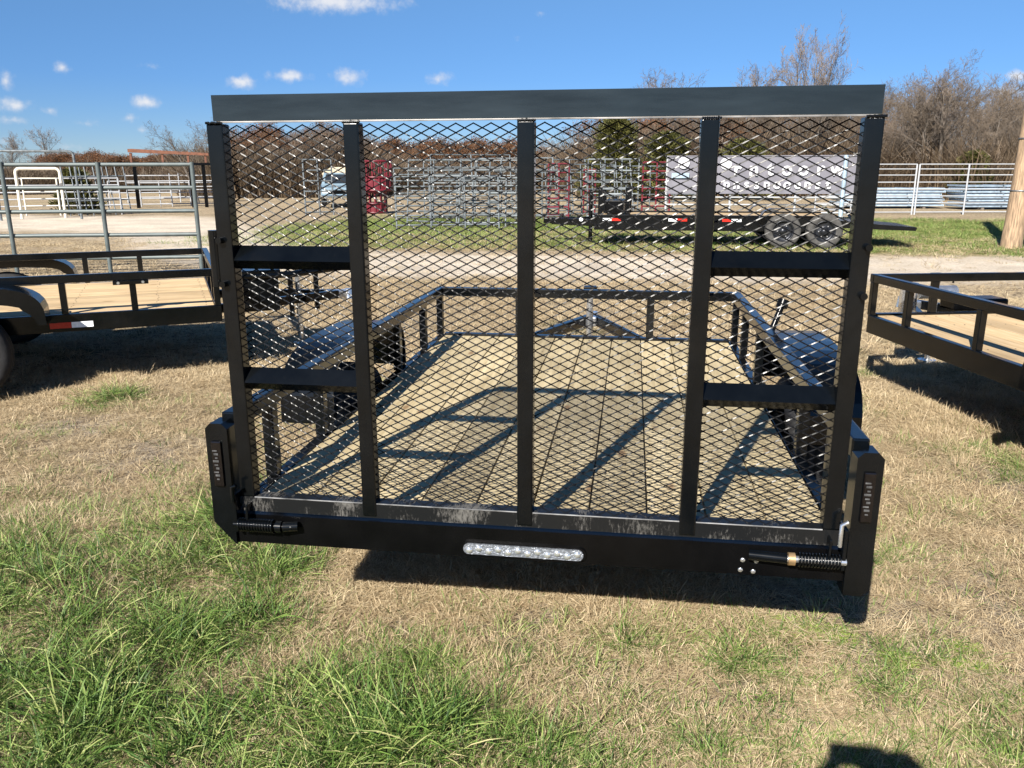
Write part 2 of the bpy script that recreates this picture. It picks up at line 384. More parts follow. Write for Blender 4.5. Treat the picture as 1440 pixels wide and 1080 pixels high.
# ------------------------------------------------------------------ mesh helpers
class MB:
    """collects boxes, tubes and prisms; build() links them as one mesh object"""
    def __init__(s):
        s.v, s.f, s.sm = [], [], []

    def add(s, vs, fs, smooth=False, M=None):
        o = len(s.v)
        s.v += [tuple(M @ Vector(p)) for p in vs] if M else [tuple(p) for p in vs]
        s.f += [tuple(i + o for i in f) for f in fs]
        s.sm += [smooth] * len(fs)
        return s

    def box(s, x0, x1, y0, y1, z0, z1, bev=0.0, M=None):
        if bev <= 0:
            v = [(x, y, z) for x in (x0, x1) for y in (y0, y1) for z in (z0, z1)]
            return s.add(v, [(0, 1, 3, 2), (4, 6, 7, 5), (0, 4, 5, 1), (2, 3, 7, 6), (0, 2, 6, 4), (1, 5, 7, 3)], False, M)
        bm = bmesh.new()
        bmesh.ops.create_cube(bm, size=1)
        for q in bm.verts:
            q.co = Vector(((x0 + x1) / 2 + q.co.x * (x1 - x0), (y0 + y1) / 2 + q.co.y * (y1 - y0), (z0 + z1) / 2 + q.co.z * (z1 - z0)))
        bmesh.ops.bevel(bm, geom=bm.edges[:], offset=bev, segments=2, affect='EDGES', profile=.6)
        bm.verts.index_update()
        s.add([q.co.copy() for q in bm.verts], [[q.index for q in f.verts] for f in bm.faces], False, M)
        bm.free()
        return s

    def tube(s, pts, r, n=8, caps=True, smooth=True, M=None):
        pts = [Vector(p) for p in pts]
        k = len(pts)
        rr = r if isinstance(r, (list, tuple)) else [r] * k
        vs, fs = [], []
        t0 = (pts[1] - pts[0]).normalized()
        ref = Vector((0, 0, 1)) if abs(t0.z) < .9 else Vector((1, 0, 0))
        a = t0.cross(ref).normalized()
        for i, p in enumerate(pts):
            t = (pts[min(i + 1, k - 1)] - pts[max(i - 1, 0)]).normalized()
            a = (a - t * a.dot(t)).normalized()
            b = t.cross(a)
            for j in range(n):
                q = 2 * PI * j / n
                vs.append(p + (a * math.cos(q) + b * math.sin(q)) * rr[i])
        for i in range(k - 1):
            for j in range(n):
                fs.append((i * n + j, i * n + (j + 1) % n, (i + 1) * n + (j + 1) % n, (i + 1) * n + j))
        s.add(vs, fs, smooth, M)
        if caps:
            s.add(vs[:n], [tuple(range(n))[::-1]], False, M); s.add(vs[-n:], [tuple(range(n))], False, M)
        return s

    def prism(s, prof, axis, a0, a1, M=None, smooth=False):
        """profile (two coordinates) pulled along an axis: 'x' -> (y,z), 'y' -> (x,z), 'z' -> (x,y)"""
        n = len(prof)
        def P(p, a): return (a, p[0], p[1]) if axis == 'x' else ((p[0], a, p[1]) if axis == 'y' else (p[0], p[1], a))
        vs = [P(p, a0) for p in prof] + [P(p, a1) for p in prof]
        fs = [(j, (j + 1) % n, n + (j + 1) % n, n + j) for j in range(n)] + [tuple(range(n))[::-1], tuple(range(n, 2 * n))]
        return s.add(vs, fs, smooth, M)

    def lathe(s, prof, n=28, axis='x', c=(0, 0, 0), M=None):
        """profile (radius, offset along axis) spun round the axis"""
        vs, fs = [], []
        for i in range(n):
            q = 2 * PI * i / n
            for (r, o) in prof:
                p = (o, r * math.cos(q), r * math.sin(q)) if axis == 'x' else ((r * math.cos(q), o, r * math.sin(q)) if axis == 'y' else (r * math.cos(q), r * math.sin(q), o))
                vs.append((p[0] + c[0], p[1] + c[1], p[2] + c[2]))
        k = len(prof)
        for i in range(n):
            for j in range(k - 1):
                fs.append((i * k + j, i * k + j + 1, ((i + 1) % n) * k + j + 1, ((i + 1) % n) * k + j))
        return s.add(vs, fs, True, M)

    def mesh(s, name, mat):
        me = bpy.data.meshes.new(name)
        me.from_pydata(s.v, [], s.f)
        bm = bmesh.new(); bm.from_mesh(me); bmesh.ops.recalc_face_normals(bm, faces=bm.faces[:]); bm.to_mesh(me); bm.free()
        me.polygons.foreach_set('use_smooth', s.sm)
        me.materials.append(MAT[mat] if isinstance(mat, str) else mat)
        me.update()
        return me

    def build(s, name, mat, parent=None):
        return link(name, s.mesh(name, mat), parent)


def link(name, me, parent=None, loc=None, rot=None):
    o = bpy.data.objects.new(name, me)
    COL.objects.link(o)
    if parent: o.parent = parent
    if loc: o.location = loc
    if rot: o.rotation_euler = rot
    return o


def tag(o, label=None, cat=None, group=None, kind=None):
    if label: o['label'] = label
    if cat: o['category'] = cat
    if group: o['group'] = group
    if kind: o['kind'] = kind
    return o


def empty(name, label, cat, loc=(0, 0, 0), rz=0.0, group=None):
    o = bpy.data.objects.new(name, None)
    COL.objects.link(o)
    o.empty_display_size = .2
    o.location = loc; o.rotation_euler = (0, 0, rz)
    return tag(o, label, cat, group)


def bearing(u):
    """compass bearing (from +Y) of things told apart in the photograph along the horizon"""
    return YAW + math.atan((u - 720) / 1176.0)


def spot(u, dist, z=0.0):
    a = bearing(u)
    return (CAM[0] + dist * math.sin(a), CAM[1] + dist * math.cos(a), z)


# ------------------------------------------------------------------ ground
GREEN = [(-1.86, 0.24, 0.5), (-1.68, 0.71, 0.45), (-1.56, 1.03, 0.35), (-1.65, -0.21, 0.45), (-1.38, -0.04, 0.4), (-1.23, 0.62, 0.26), (-1.33, -0.49, 0.5),
         (-0.9, -0.43, 0.35), (-0.52, -0.37, 0.3), (-0.21, -0.36, 0.22), (-0.42, -0.07, 0.18), (-0.65, -0.26, 0.25), (-1.09, 0.19, 0.22), (0.18, -0.36, 0.14),
         (0.74, 0.22, 0.13), (0.85, 0.47, 0.09), (0.39, 0.24, 0.12), (0.55, -0.30, 0.13), (1.48, 0.0, 0.13), (1.49, -0.14, 0.2), (1.2, 0.14, 0.1),
         (1.48, 0.33, 0.07), (1.46, 1.15, 0.12), (1.02, 0.42, 0.07), (1.3, 0.3, 0.05), (2.6, 2.53, 0.2), (-2.42, 0.45, 0.35), (-2.3, -.2, .7), (-1.6, -1.0, .8),
         (-.6, -1.0, .6), (.5, -.75, .3), (1.2, -.5, .25), (1.9, -.6, .3), (-3.0, .3, .5)]
_rg = random.Random(11)
for _i in range(60):
    GREEN.append((_rg.uniform(-9, 10), _rg.uniform(2.5, 10), _rg.uniform(.12, .35)))


def green_at(x, y):
    g = np.zeros_like(x)
    for (a, b, r) in GREEN:
        g = np.maximum(g, np.exp(-((x - a) ** 2 + (y - b) ** 2) / (r * r) * .9))
    return g


def sstep(a, b, x):
    t = np.clip((x - a) / (b - a), 0, 1)
    return t * t * (3 - 2 * t)


def gravel_at(x, y):
    yc = 12.6 + 11.0 * sstep(-5.0, -17.0, x) + .12 * np.maximum(x - 2, 0)
    hw = 2.6 + 2.6 * sstep(-5.0, -17.0, x)
    return np.clip(1.25 - np.abs(y - yc) / hw, 0, 1) * 1.0


def dirt_at(x, y):
    d = np.zeros_like(x)
    for (a, b, r) in [(1.35, .4, .6), (1.9, .75, .7), (2.3, .2, .6), (-2.6, 1.9, .5), (-3.4, 2.4, .4), (2.4, 2.2, .4), (.3, .05, .35), (.75, 0.0, .3), (1.8, .1, .5), (.0, .3, .3), (2.6, 1.3, .5), (.95, .75, .3), (-.55, .2, .22), (-.35, -.05, .18)]:
        d = np.maximum(d, np.exp(-((x - a) ** 2 + (y - b) ** 2) / (r * r)))
    return d


def fargreen_at(x, y):
    g = sstep(14.6, 16.5, y + .0 * x) * (1 - sstep(26.0, 31.0, y)) * sstep(-13, -7, x)
    return np.clip(g * .95 + .22 * sstep(31, 40, y), 0, 1)


def height_at(x, y):
    near = np.exp(-(x ** 2 + (y - 2) ** 2) / 300.0)
    return near * (.016 * np.sin(x * 2.3 + y * 1.1) * np.sin(y * 1.9 - x * .6) + .008 * np.sin(x * 6.1 + 1) * np.sin(y * 5.3))


def make_ground():
    def axis(c, fine, half, far):
        a = list(np.arange(c - half, c + half + 1e-6, fine))
        st = fine
        while a[-1] < far:
            st *= 1.16; a.append(a[-1] + st)
        st = fine
        while a[0] > -far:
            st *= 1.16; a.insert(0, a[0] - st)
        return np.array(a)
    xs = axis(0.0, .12, 5.5, 2200.0); ys = axis(4.0, .12, 6.0, 2200.0)
    X, Y = np.meshgrid(xs, ys)
    x, y = X.ravel(), Y.ravel()
    v = np.stack([x, y, height_at(x, y)], 1)
    nx, ny = len(xs), len(ys)
    i = np.arange(nx * ny).reshape(ny, nx)
    f = np.stack([i[:-1, :-1], i[:-1, 1:], i[1:, 1:], i[1:, :-1]], -1).reshape(-1, 4)
    me = bpy.data.meshes.new('ground')
    me.vertices.add(len(v)); me.vertices.foreach_set('co', v.astype(np.float32).ravel())
    me.loops.add(f.size); me.loops.foreach_set('vertex_index', f.astype(np.int32).ravel())
    me.polygons.add(len(f)); me.polygons.foreach_set('loop_start', np.arange(0, f.size, 4, dtype=np.int32))
    me.update(calc_edges=True)
    me.polygons.foreach_set('use_smooth', np.ones(len(f), bool))
    for nm, fn in (('green', green_at), ('gravel', gravel_at), ('dirt', dirt_at), ('fargreen', fargreen_at)):
        a = me.attributes.new(nm, 'FLOAT', 'POINT'); a.data.foreach_set('value', fn(x, y).astype(np.float32))
    me.materials.append(ground_mat())
    tag(link('ground', me), 'dry tan field with a pale gravel drive and worn soil', None, None, 'structure')


make_ground()

# ------------------------------------------------------------------ main utility trailer
ZD, ZR, WR, TL = .558, .894, 1.04, 3.17      # deck, rail top, half width over rails, length


def wheel(parent, c, r, w, side, tyre='tyre', rim='rim', hub=True):
    """tyre with tread shoulder and grooves, dished rim, lug nuts; axis along x"""
    m = MB()
    h = w / 2
    m.lathe([(r * .60, -h * .72), (r * .70, -h * .98), (r * .86, -h), (r * .95, -h * .86), (r, -h * .62), (r, -h * .26), (r * .972, -h * .22), (r * .972, -h * .12), (r, -h * .08),
             (r, h * .08), (r * .972, h * .12), (r * .972, h * .22), (r, h * .26), (r, h * .62), (r * .95, h * .86), (r * .86, h), (r * .70, h * .98), (r * .60, h * .72)], 36, 'x', c)
    wo = m.build('wheel', tyre, parent)
    m = MB()
    s = side
    m.lathe([(r * .61, -s * h * .75), (r * .61, s * h * .78), (r * .57, s * h * .8), (r * .52, s * h * .45), (r * .45, s * h * .30), (r * .3, s * h * .42), (r * .2, s * h * .5), (r * .19, s * h * .78), (0, s * h * .8)], 28, 'x', c)
    ri = m.build('rim', rim, wo)
    m = MB()
    for k in range(6):
        q = k * PI / 3
        p = Vector(c) + Vector((s * h * .42, r * .33 * math.cos(q), r * .33 * math.sin(q)))
        m.tube([p, p + Vector((s * h * .2, 0, 0))], r * .035, 6)
    tag(m.build('lug_nuts', 'zinc', wo), kind='stuff')
    return wo


def fender(parent, side, yc, zt, x0, x1, mat='black', half=.36, slope=.27, zb=.52):
    """sheet-steel fender: flat top, sloped ends, rolled outer skirt"""
    nA = 18
    prof = []
    for k in range(nA + 1):
        q = PI * k / nA
        cx, sz = -math.cos(q), math.sin(q)
        prof.append((yc + (half + slope) * math.copysign(abs(cx) ** .62, cx), zb + (zt - zb) * sz ** .55))
    t = .006
    inn = [(y + (t if y < yc else -t) * .8, z - t) for (y, z) in prof]
    m = MB()
    a, b = sorted((side * x0, side * x1))
    m.prism(prof + inn[::-1], 'x', a, b)
    fo = m.build('fender', mat, parent)
    m = MB()
    xo = side * x1
    low = [(y, z - .055) for (y, z) in prof]
    ring = prof + [(y + (.05 if y < yc else -.05) * (1 if z < zt - .05 else .25), z - (.0 if z < zt - .2 else .12)) for (y, z) in prof][::-1]
    m.prism(ring, 'x', min(xo, xo + side * .006), max(xo, xo + side * .006))
    m.build('fender_skirt', mat, fo)
    return fo


def trailer_body(root, L, zd, zr, hw, wood, uprights, front_up, fb, axle_y, rail_h=.06, boards=10, wheel_r=.335, fender_z=None, side_break=None, tongue=1.15, deck_z0=.04):
    """frame, deck boards, rails, uprights, axle, wheels, fenders, tongue. Local: x right, y forward, 0 = rear edge"""
    for s in (-1, 1):                       # side beams: angle with an inward foot
        a, b = sorted((s * (hw - .012), s * (hw - .058)))
        m = MB(); m.box(a, b, .0 + .062, L - .004, fb, zd - .002, .004)
        m.build('side_beam', 'black', root)
        a, b = sorted((s * hw, s * (hw - .052)))
        m = MB(); m.box(a, b, .055 if deck_z0 else 0, L - .054, zr - rail_h, zr, .006)
        m.build('side_rail', 'black', root)
        for y in uprights:
            a, b = sorted((s * (hw - .004), s * (hw - .048)))
            m = MB(); m.box(a, b, y - .024, y + .024, zd - .0, zr - rail_h + .001, .004)
            m.build('rail_upright', 'black', root)
    m = MB(); m.box(-hw, hw, L - .052, L, zr - rail_h, zr, .006); m.build('front_rail', 'black', root)
    for x in front_up:
        m = MB(); m.box(x - .025, x + .025, L - .048, L - .004, zd + .012, zr - rail_h + .001, .004); m.build('rail_upright', 'black', root)
    m = MB(); m.box(-hw + .06, hw - .06, L - .056, L - .002, fb, zd + .014, .004); m.build('front_beam', 'black', root)
    for y in np.linspace(.55, L - .5, 5):
        m = MB(); m.box(-hw + .06, hw - .06, y - .02, y + .02, fb + .01, zd - .045); m.build('cross_member', 'blackd', root)
    w = (2 * (hw - .062)) / boards
    bl = L - .058 - .075
    me = MB().box(-w / 2 + .003, w / 2 - .003, 0, bl, -.036, 0, .003).mesh('deck_board', wood)
    rb = random.Random(3)
    for k in range(boards):
        o = link('deck_board', me, root, (-hw + .062 + w * (k + .5), .075, zd - rb.uniform(0, .0025)))
        o.rotation_euler = (0, rb.uniform(-.004, .004), 0)
    m = MB()
    for y in list(np.linspace(.55, L - .5, 5)) + [.12, L - .12]:
        for k in range(boards):
            for f in (.22, .78):
                x = -hw + .062 + w * (k + f) + rb.uniform(-.008, .008); yy = y + rb.uniform(-.012, .012)
                m.lathe([(0, zd + .0012), (.0045, zd + .0012), (.006, zd - .001)], 6, 'z', (x, yy, 0))
    tag(m.build('deck_screws', 'rim', root), kind='stuff')
    # running gear
    wx = hw + .14
    m = MB(); m.tube([(-wx, axle_y, wheel_r), (wx, axle_y, wheel_r)], .03, 8); m.build('axle', 'blackd', root)
    for s in (-1, 1):
        wheel(root, (s * wx, axle_y, wheel_r), wheel_r, .205, s)
        fender(root, s, axle_y, fender_z or zr - .03, hw + .008, hw + .262, zb=zd - .03)
    # tongue: two converging bars, coupler, jack
    for s in (-1, 1):
        p0, p1 = Vector((s * .62, L - .3, fb + .03)), Vector((s * .03, L + tongue, fb + .03))
        d = (p1 - p0); ang = math.atan2(-d.x, d.y)
        M = Matrix.Translation(p0) @ Matrix.Rotation(ang, 4, 'Z')
        m = MB(); m.box(-.025, .025, 0, d.length, -.04, .04, .004, M); m.build('tongue_bar', 'black', root)
    m = MB(); m.box(-.045, .045, L + tongue - .12, L + tongue + .12, fb - .01, fb + .07, .012)
    m.tube([(0, L + tongue + .12, fb - .02), (0, L + tongue + .12, fb + .075)], [.06, .045], 12)
    m.build('coupler', 'zinc', root)
    m = MB(); jy = L + tongue - .38
    m.tube([(0, jy, .02), (0, jy, fb + .30)], .027, 12); m.tube([(0, jy, .0), (0, jy, .025)], .08, 12)
    jo = m.build('tongue_jack', 'zinc', root)
    m = MB(); m.box(-.05, .05, jy - .05, jy + .05, fb + .29, fb + .36, .01); m.tube([(.04, jy, fb + .33), (.15, jy, fb + .33), (.15, jy, fb + .27)], .009, 8); m.build('jack_crank', 'blackd', jo)


def main_trailer():
    root = empty('utility_trailer', 'black utility trailer with tall mesh ramp gate and pine deck, nearest the camera', 'trailer')
    FB = .45
    trailer_body(root, TL, ZD, ZR, WR, 'deck', [.36, .86, 2.06, 2.66, 3.14], (-.45, .45), FB, 1.72, fender_z=.862)
    # rear cross channel with lip
    m = MB()
    m.prism([(.0, FB), (.006, FB), (.006, ZD - .012), (.06, ZD - .012), (.06, ZD - .004), (.0, ZD - .004)], 'x', -.988, 1.02)
    m.prism([(.0061, FB + .0002), (.05, FB + .0002), (.05, FB + .0062), (.0061, FB + .0062)], 'x', -.986, 1.018)
    m.build('rear_channel', 'blackd', root)
    # light strip in its cut-out
    m = MB()
    def stadium(cx, cz, L_, r, n=10):
        pr = []
        for k in range(n + 1):
            q = -PI / 2 + PI * k / n
            pr.append((cx + L_ / 2 - r + r * math.cos(q), cz + r * math.sin(q)))
        for k in range(n + 1):
            q = PI / 2 + PI * k / n
            pr.append((cx - L_ / 2 + r + r * math.cos(q), cz + r * math.sin(q)))
        return pr
    lz = .484
    m.prism(stadium(-.006, lz, .41, .0235), 'y', -.008, -.0002)
    lo = m.build('light_bar', 'blackd', root)
    m = MB(); m.prism(stadium(-.006, lz, .392, .0185), 'y', -.014, -.0082); m.build('light_lens', 'lens', lo)
    led = MB().lathe([(.0, -.006), (.006, -.0055), (.010, -.003), (.0115, 0)], 12, 'y').mesh('led', 'led')
    for k in range(12):
        link('led', led, lo, (-.006 - .176 + k * .032, -.0142, lz + (.004 if k % 2 else -.004)))
    # four bolts
    bl = MB().lathe([(0, -.0035), (.0055, -.0035), (.008, -.002), (.008, 0)], 8, 'y').mesh('bolt', 'zinc')
    for (x, z) in ((.686, .500), (.727, .499), (.681, .466), (.72, .463)):
        link('bolt', bl, root, (x, -.0003, z))
    # corner posts with vertical lamps
    for s in (-1, 1):
        x0, x1 = sorted((s * .99, s * 1.066))
        m = MB()
        ch = .078 if s < 0 else .022
        pb = FB - .004 if s < 0 else .408
        xi, xo = s * .99, s * 1.066
        m.prism([(xi, pb), (xo - s * min(ch, .072), pb), (xo, pb + ch), (xo, ZR - .038), (xo - s * .018, ZR - .02), (xi + s * .018, ZR - .02), (xi, ZR - .038)], 'y', -.012, .062)
        po = m.build('corner_post', 'black', root)
        m = MB(); m.box(min(s * 1.012, s * 1.046), max(s * 1.012, s * 1.046), -.021, -.0122, .655, .815, .004); la = m.build('tail_lamp', 'darklens', po)
        m = MB()
        for k in range(9): m.box(s * 1.029 - .005 - .004 * (k % 3), s * 1.029 + .004 + .003 * (k % 2), -.0235, -.0212, .680 + k * .0125, .680 + k * .0125 + .005 + .002 * (k % 2), .001)
        tag(m.build('lamp_facets', 'lampdull', la), kind='stuff')
        # hinge lug, pin, spring
        xe = s * .97
        m = MB(); m.box(min(xe, xe + s * .012), max(xe, xe + s * .012), -.035, .02, .50, .635, .003)
        m.box(min(s * .93, s * .938), max(s * .93, s * .938), -.035, .02, .50, .60, .003)
        hi = m.build('hinge_lug', 'black', root)
        m = MB(); zc, yc = .527, -.028
        xa, xb = (s * .985, s * .78)
        m.tube([(xa, yc, zc), (xb, yc, zc)], .011, 10); m.build('hinge_rod', 'zinc' if s > 0 else 'black', hi)
        m = MB(); pts = []
        turns = 13
        for k in range(turns * 10 + 1):
            q = 2 * PI * k / 10; x = s * (.967 - .125 * k / (turns * 10))
            pts.append((x, yc + .021 * math.cos(q), zc + .021 * math.sin(q)))
        m.tube(pts, .0036, 5); m.build('hinge_spring', 'black', hi)
        m = MB(); m.tube([(s * .835, yc, zc), (s * .815, yc, zc)], .020, 12); m.build('spring_bush', 'brass' if s > 0 else 'black', hi)
        m = MB(); m.tube([(s * .812, yc, zc), (s * .70 if s > 0 else s * .765, yc + .012, zc)], .017, 12); m.build('hinge_sleeve', 'black', hi)
        if s > 0:
            m = MB(); m.tube([(.957, -.045, .585), (.957, -.045, .655), (.975, -.045, .665)], .0065, 8); m.build('hinge_pin', 'zinc', hi)
        else:
            m = MB(); m.tube([(-.975, -.04, .61), (-.975, -.04, .665), (-.96, -.04, .67)], .0065, 8); m.build('hinge_pin', 'black', hi)
        # bracket tying rail to corner post
        m = MB(); m.box(min(s * 1.0, s * 1.04), max(s * 1.0, s * 1.04), .0625, .12, ZR - .058, ZR - .004, .003); m.build('rail_bracket', 'black', root)
    # spare mount stub on the right rail
    m = MB(); m.tube([(1.045, 1.95, ZR - .05), (1.10, 2.0, ZR + .09)], .016, 8); m.tube([(1.10, 2.0, ZR + .085), (1.112, 2.012, ZR + .125)], .03, 10)
    m.build('spare_mount', 'blackd', root)
    # ---------------- ramp gate
    gate = MB().prism([(.0, .566), (.006, .566), (.006, .611), (.05, .611), (.05, .617), (.0, .617)], 'x', -.965, .965).build('ramp_gate', 'scuff', root)
    g = gate
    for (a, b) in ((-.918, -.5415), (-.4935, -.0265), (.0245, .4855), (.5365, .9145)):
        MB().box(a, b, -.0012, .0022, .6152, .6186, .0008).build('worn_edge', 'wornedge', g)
    for (a, b, zb) in ((-.969, -.919, .6172), (-.541, -.494, .572), (-.026, .024, .572), (.486, .536, .572), (.915, .966, .6172)):
        y0 = 0.0 if zb > .6 else -.0035
        MB().box(a, b, y0, y0 + .05, zb, 1.815, .005).build('gate_post', 'black', g)
    def angle(name, x0, x1, zc, up, dn, tilt, mat='black'):
        """angle iron set apex-out: one leg leaning up and back, the other down and back"""
        t = .005
        A = Vector((0, zc))
        u = Vector((math.sin(tilt), math.cos(tilt))); d = Vector((math.cos(tilt), -math.sin(tilt)))
        pr = [A, A + u * up, A + u * up + d * t, A + u * t + d * t, A + d * dn + u * t, A + d * dn]
        return MB().prism([(p.x + .0015, p.y) for p in pr], 'x', x0, x1).build(name, mat, g)
    for (x0, x1) in ((-.9188, -.5412), (.5362, .9148)):
        angle('gate_crossbar', x0, x1, 1.408, .058, .044, math.radians(41))
        angle('gate_crossbar', x0, x1, 1.014, .058, .044, math.radians(41))
    # top bar: 3 inch angle leaning back, raw lower lip, coloured paler to carry the sun's glint
    A = (0.0, 1.8202); tl = math.radians(-1)
    u = (math.sin(tl), math.cos(tl)); d = (math.cos(tl), -math.sin(tl))
    pr = [A, (A[0] + u[0] * .074, A[1] + u[1] * .074), (A[0] + u[0] * .074 + d[0] * .006, A[1] + u[1] * .074 + d[1] * .006), (A[0] + .006 * (u[0] + d[0]), A[1] + .006 * (u[1] + d[1])),
          (A[0] + .006 * u[0] + .06 * d[0], A[1] + .006 * u[1] + .06 * d[1] + .0), (A[0] + .06 * d[0], A[1] + .06 * d[1])]
    pr = [(y + .002, z + .002) for (y, z) in pr]
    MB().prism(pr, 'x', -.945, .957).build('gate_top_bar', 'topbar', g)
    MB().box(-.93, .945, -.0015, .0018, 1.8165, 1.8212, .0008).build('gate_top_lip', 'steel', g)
    # weld beads at the post tops
    for x in (-.944, -.518, -.001, .511, .94):
        m = MB(); rr = random.Random(int(x * 100) + 200)
        for k in range(9):
            p = Vector((x - .024 + k * .006, -.003, 1.8165 + rr.uniform(-.001, .001)))
            m.tube([p, p + Vector((.005, 0, 0))], .0042, 6)
        tag(m.build('weld_bead', 'black', g), kind='stuff')
    # slide latches on the outer posts
    for s in (-1, 1):
        x = -.966 if s < 0 else .968
        if s < 0: MB().tube([(x - .017, .012, 1.325), (x - .017, .012, 1.50)], .017, 12).build('gate_latch', 'black', g)
        for z in (1.335, 1.47):
            MB().tube([(x - s * .012, .0, z), (x - s * .012, -.02, z)], .010, 10).build('latch_bolt', 'black', g)
    # expanded metal: zigzag strands meeting at bonds
    LW, SW = .0525, .0265
    m = MB()
    n = 0
    z0, z1 = .60, 1.83
    rows = int((z1 - z0) / (SW / 2))
    yb = .0535
    for r in range(rows):
        zc = z0 + r * SW / 2
        cols = int(1.90 / (LW / 2))
        for k in range(cols):
            xa = -.95 + k * LW / 2; xb = xa + LW / 2
            up = (k + r) % 2 == 0
            za, zb2 = (zc - SW / 4, zc + SW / 4) if up else (zc + SW / 4, zc - SW / 4)
            a = Vector((xa, yb, za)); b = Vector((xb, yb, zb2))
            d_ = (b - a).normalized()
            side = d_.cross(Vector((0, -1, 0)))
            if side.z < 0: side = -side
            fr = [0, .30, .70, 1.0]
            ring = []
            for q in range(4):                            # strands roll out of the sheet between the bonds
                tw = .36 if q in (1, 2) else 1.0
                tw += (((k * 37 + r * 61) % 17) / 17.0 - .5) * .3
                w_ = (side * math.cos(tw) + Vector((0, 1, 0)) * math.sin(tw)) * (.0017 if q in (1, 2) else .0020)
                t_ = (side * -math.sin(tw) + Vector((0, 1, 0)) * math.cos(tw)) * .0009
                p_ = a.lerp(b, fr[q]) + d_ * (-.002 if q == 0 else (.002 if q == 3 else 0))
                ring += [p_ + w_ + t_, p_ + w_ - t_, p_ - w_ - t_, p_ - w_ + t_]
            m.add(ring, [(4 * q + j, 4 * q + (j + 1) % 4, 4 * q + 4 + (j + 1) % 4, 4 * q + 4 + j) for q in range(3) for j in range(4)])
    tag(m.build('expanded_metal', 'mesh', g), kind='stuff')
    return root


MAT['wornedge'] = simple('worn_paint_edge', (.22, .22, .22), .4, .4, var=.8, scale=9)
MAT['topbar'] = simple('sky_tinted_black_paint', (.010, .0155, .0195), .22, var=.4, scale=5, stretch=(.6, 1, 4), rvar=.06, spec=.5)  # black paint with the blue sky reflection mixed into its base colour
MAT['lampdull'] = simple('dull_lamp_facets', (.05, .05, .05), .5, var=.8, scale=70)
MAT['mesh'] = simple('black_expanded_metal', (.004, .004, .0045), .29, var=.4, scale=30, spec=.17)
MAT['lens'] = simple('clear_lens_silver', (.20, .215, .24), .25, .5, var=.25, scale=60, bump=.6, bscale=150)
MAT['led'] = simple('led_cup', (.75, .77, .8), .12, .8, var=.3, scale=80)
main_trailer()


def parked_trailer(label, loc, rz, L, zd, zr, hw, uprights, axle, extra=None, wr=.36, front_up=(-.45, .45), fz=None):
    root = empty('utility_trailer', label, 'trailer', loc, rz)
    trailer_body(root, L, zd, zr, hw, 'deckold', uprights, front_up, zd - .14, axle, rail_h=.062, wheel_r=wr, fender_z=fz, deck_z0=0)
    MB().box(-hw + .06, hw - .06, 0, .055, zd - .14, zd - .002, .004).build('rear_channel', 'black', root)
    return root


# left-hand trailer, lying across the view, its front to the right
LA = 3.66
fwd = Vector((.857, .512, 0)); rightv = Vector((.512, -.857, 0))
frontnear = Vector((-3.07, 3.90, 0))
hwA = 1.04
originA = frontnear - fwd * LA - rightv * hwA
tA = parked_trailer('black utility trailer with low rails at the left, red and white tape on its side', originA, math.atan2(-fwd.x, fwd.y), LA, .60, .905, hwA,
                    [LA - .03, LA - .66, LA - 1.16, .05, .6], LA - 1.89, wr=.36, fz=.87)
m = MB(); m.box(hwA - .0119, hwA - .0085, LA - 1.28, LA - 1.13, .49, .535); m.build('red_reflector', 'redlens', tA)
m = MB(); m.box(hwA - .0119, hwA - .0085, LA - 1.128, LA - .975, .49, .535); m.build('white_reflector', 'whitelens', tA)
m = MB(); m.box(hwA - .062, hwA + .006, LA - .80, LA - .54, .845 - .035, .845 - .003, .003); so = m.build('rail_splice', 'black', tA)
for dy in (-.76, -.58):
    MB().tube([(hwA + .006, LA + dy, .826), (hwA + .016, LA + dy, .826)], .012, 6).build('splice_bolt', 'zinc', so)
# rack and tool box on its tongue
m = MB(); m.box(.05, .62, LA + .10, LA + .52, .46, .80, .012); bx = m.build('tool_box', 'black', tA)
MB().box(.03, .64, LA + .08, LA + .54, .802, .83, .008).build('tool_box_lid', 'black', bx)
for (x, y) in ((.62, LA + .62), (.3, LA + .9), (.62, LA + .06)):
    MB().box(x - .022, x + .022, y - .022, y + .022, .40, .765, .004).build('rack_post', 'blackd', tA)
m = MB(); m.tube([(.62, LA + .04, .78), (.62, LA + .64, .78), (.25, LA + 1.15, .78)], .03, 8); m.build('rack_rail', 'black', tA)

# right-hand trailer, roughly alongside
rzB = math.radians(13.0)
fwdB = Vector((-math.sin(rzB), math.cos(rzB), 0)); rB = Vector((math.cos(rzB), math.sin(rzB), 0))
LB = 4.27
originB = Vector((2.15, 4.24, 0)) - fwdB * LB + rB * 1.04
tB = parked_trailer('black utility trailer with pine deck at the right edge, side rail slanting toward the camera', originB, rzB, LB, .585, .905, 1.04,
                    [LB - .03, LB - .52, LB - 1.33, .05, .7], LB - 2.75, front_up=(-.52, .3))
m = MB(); m.tube([(-.5, LB + .35, .52), (-.5, LB + .35, .78)], .07, 10); m.tube([(-.42, LB + .35, .70), (-.1, LB + .35, .70)], .055, 10); m.build('winch', 'zinc', tB)
m = MB(); m.box(-.18, .28, LB + .2, LB + .42, .56, .66, .02); m.build('battery_box', 'blackd', tB)

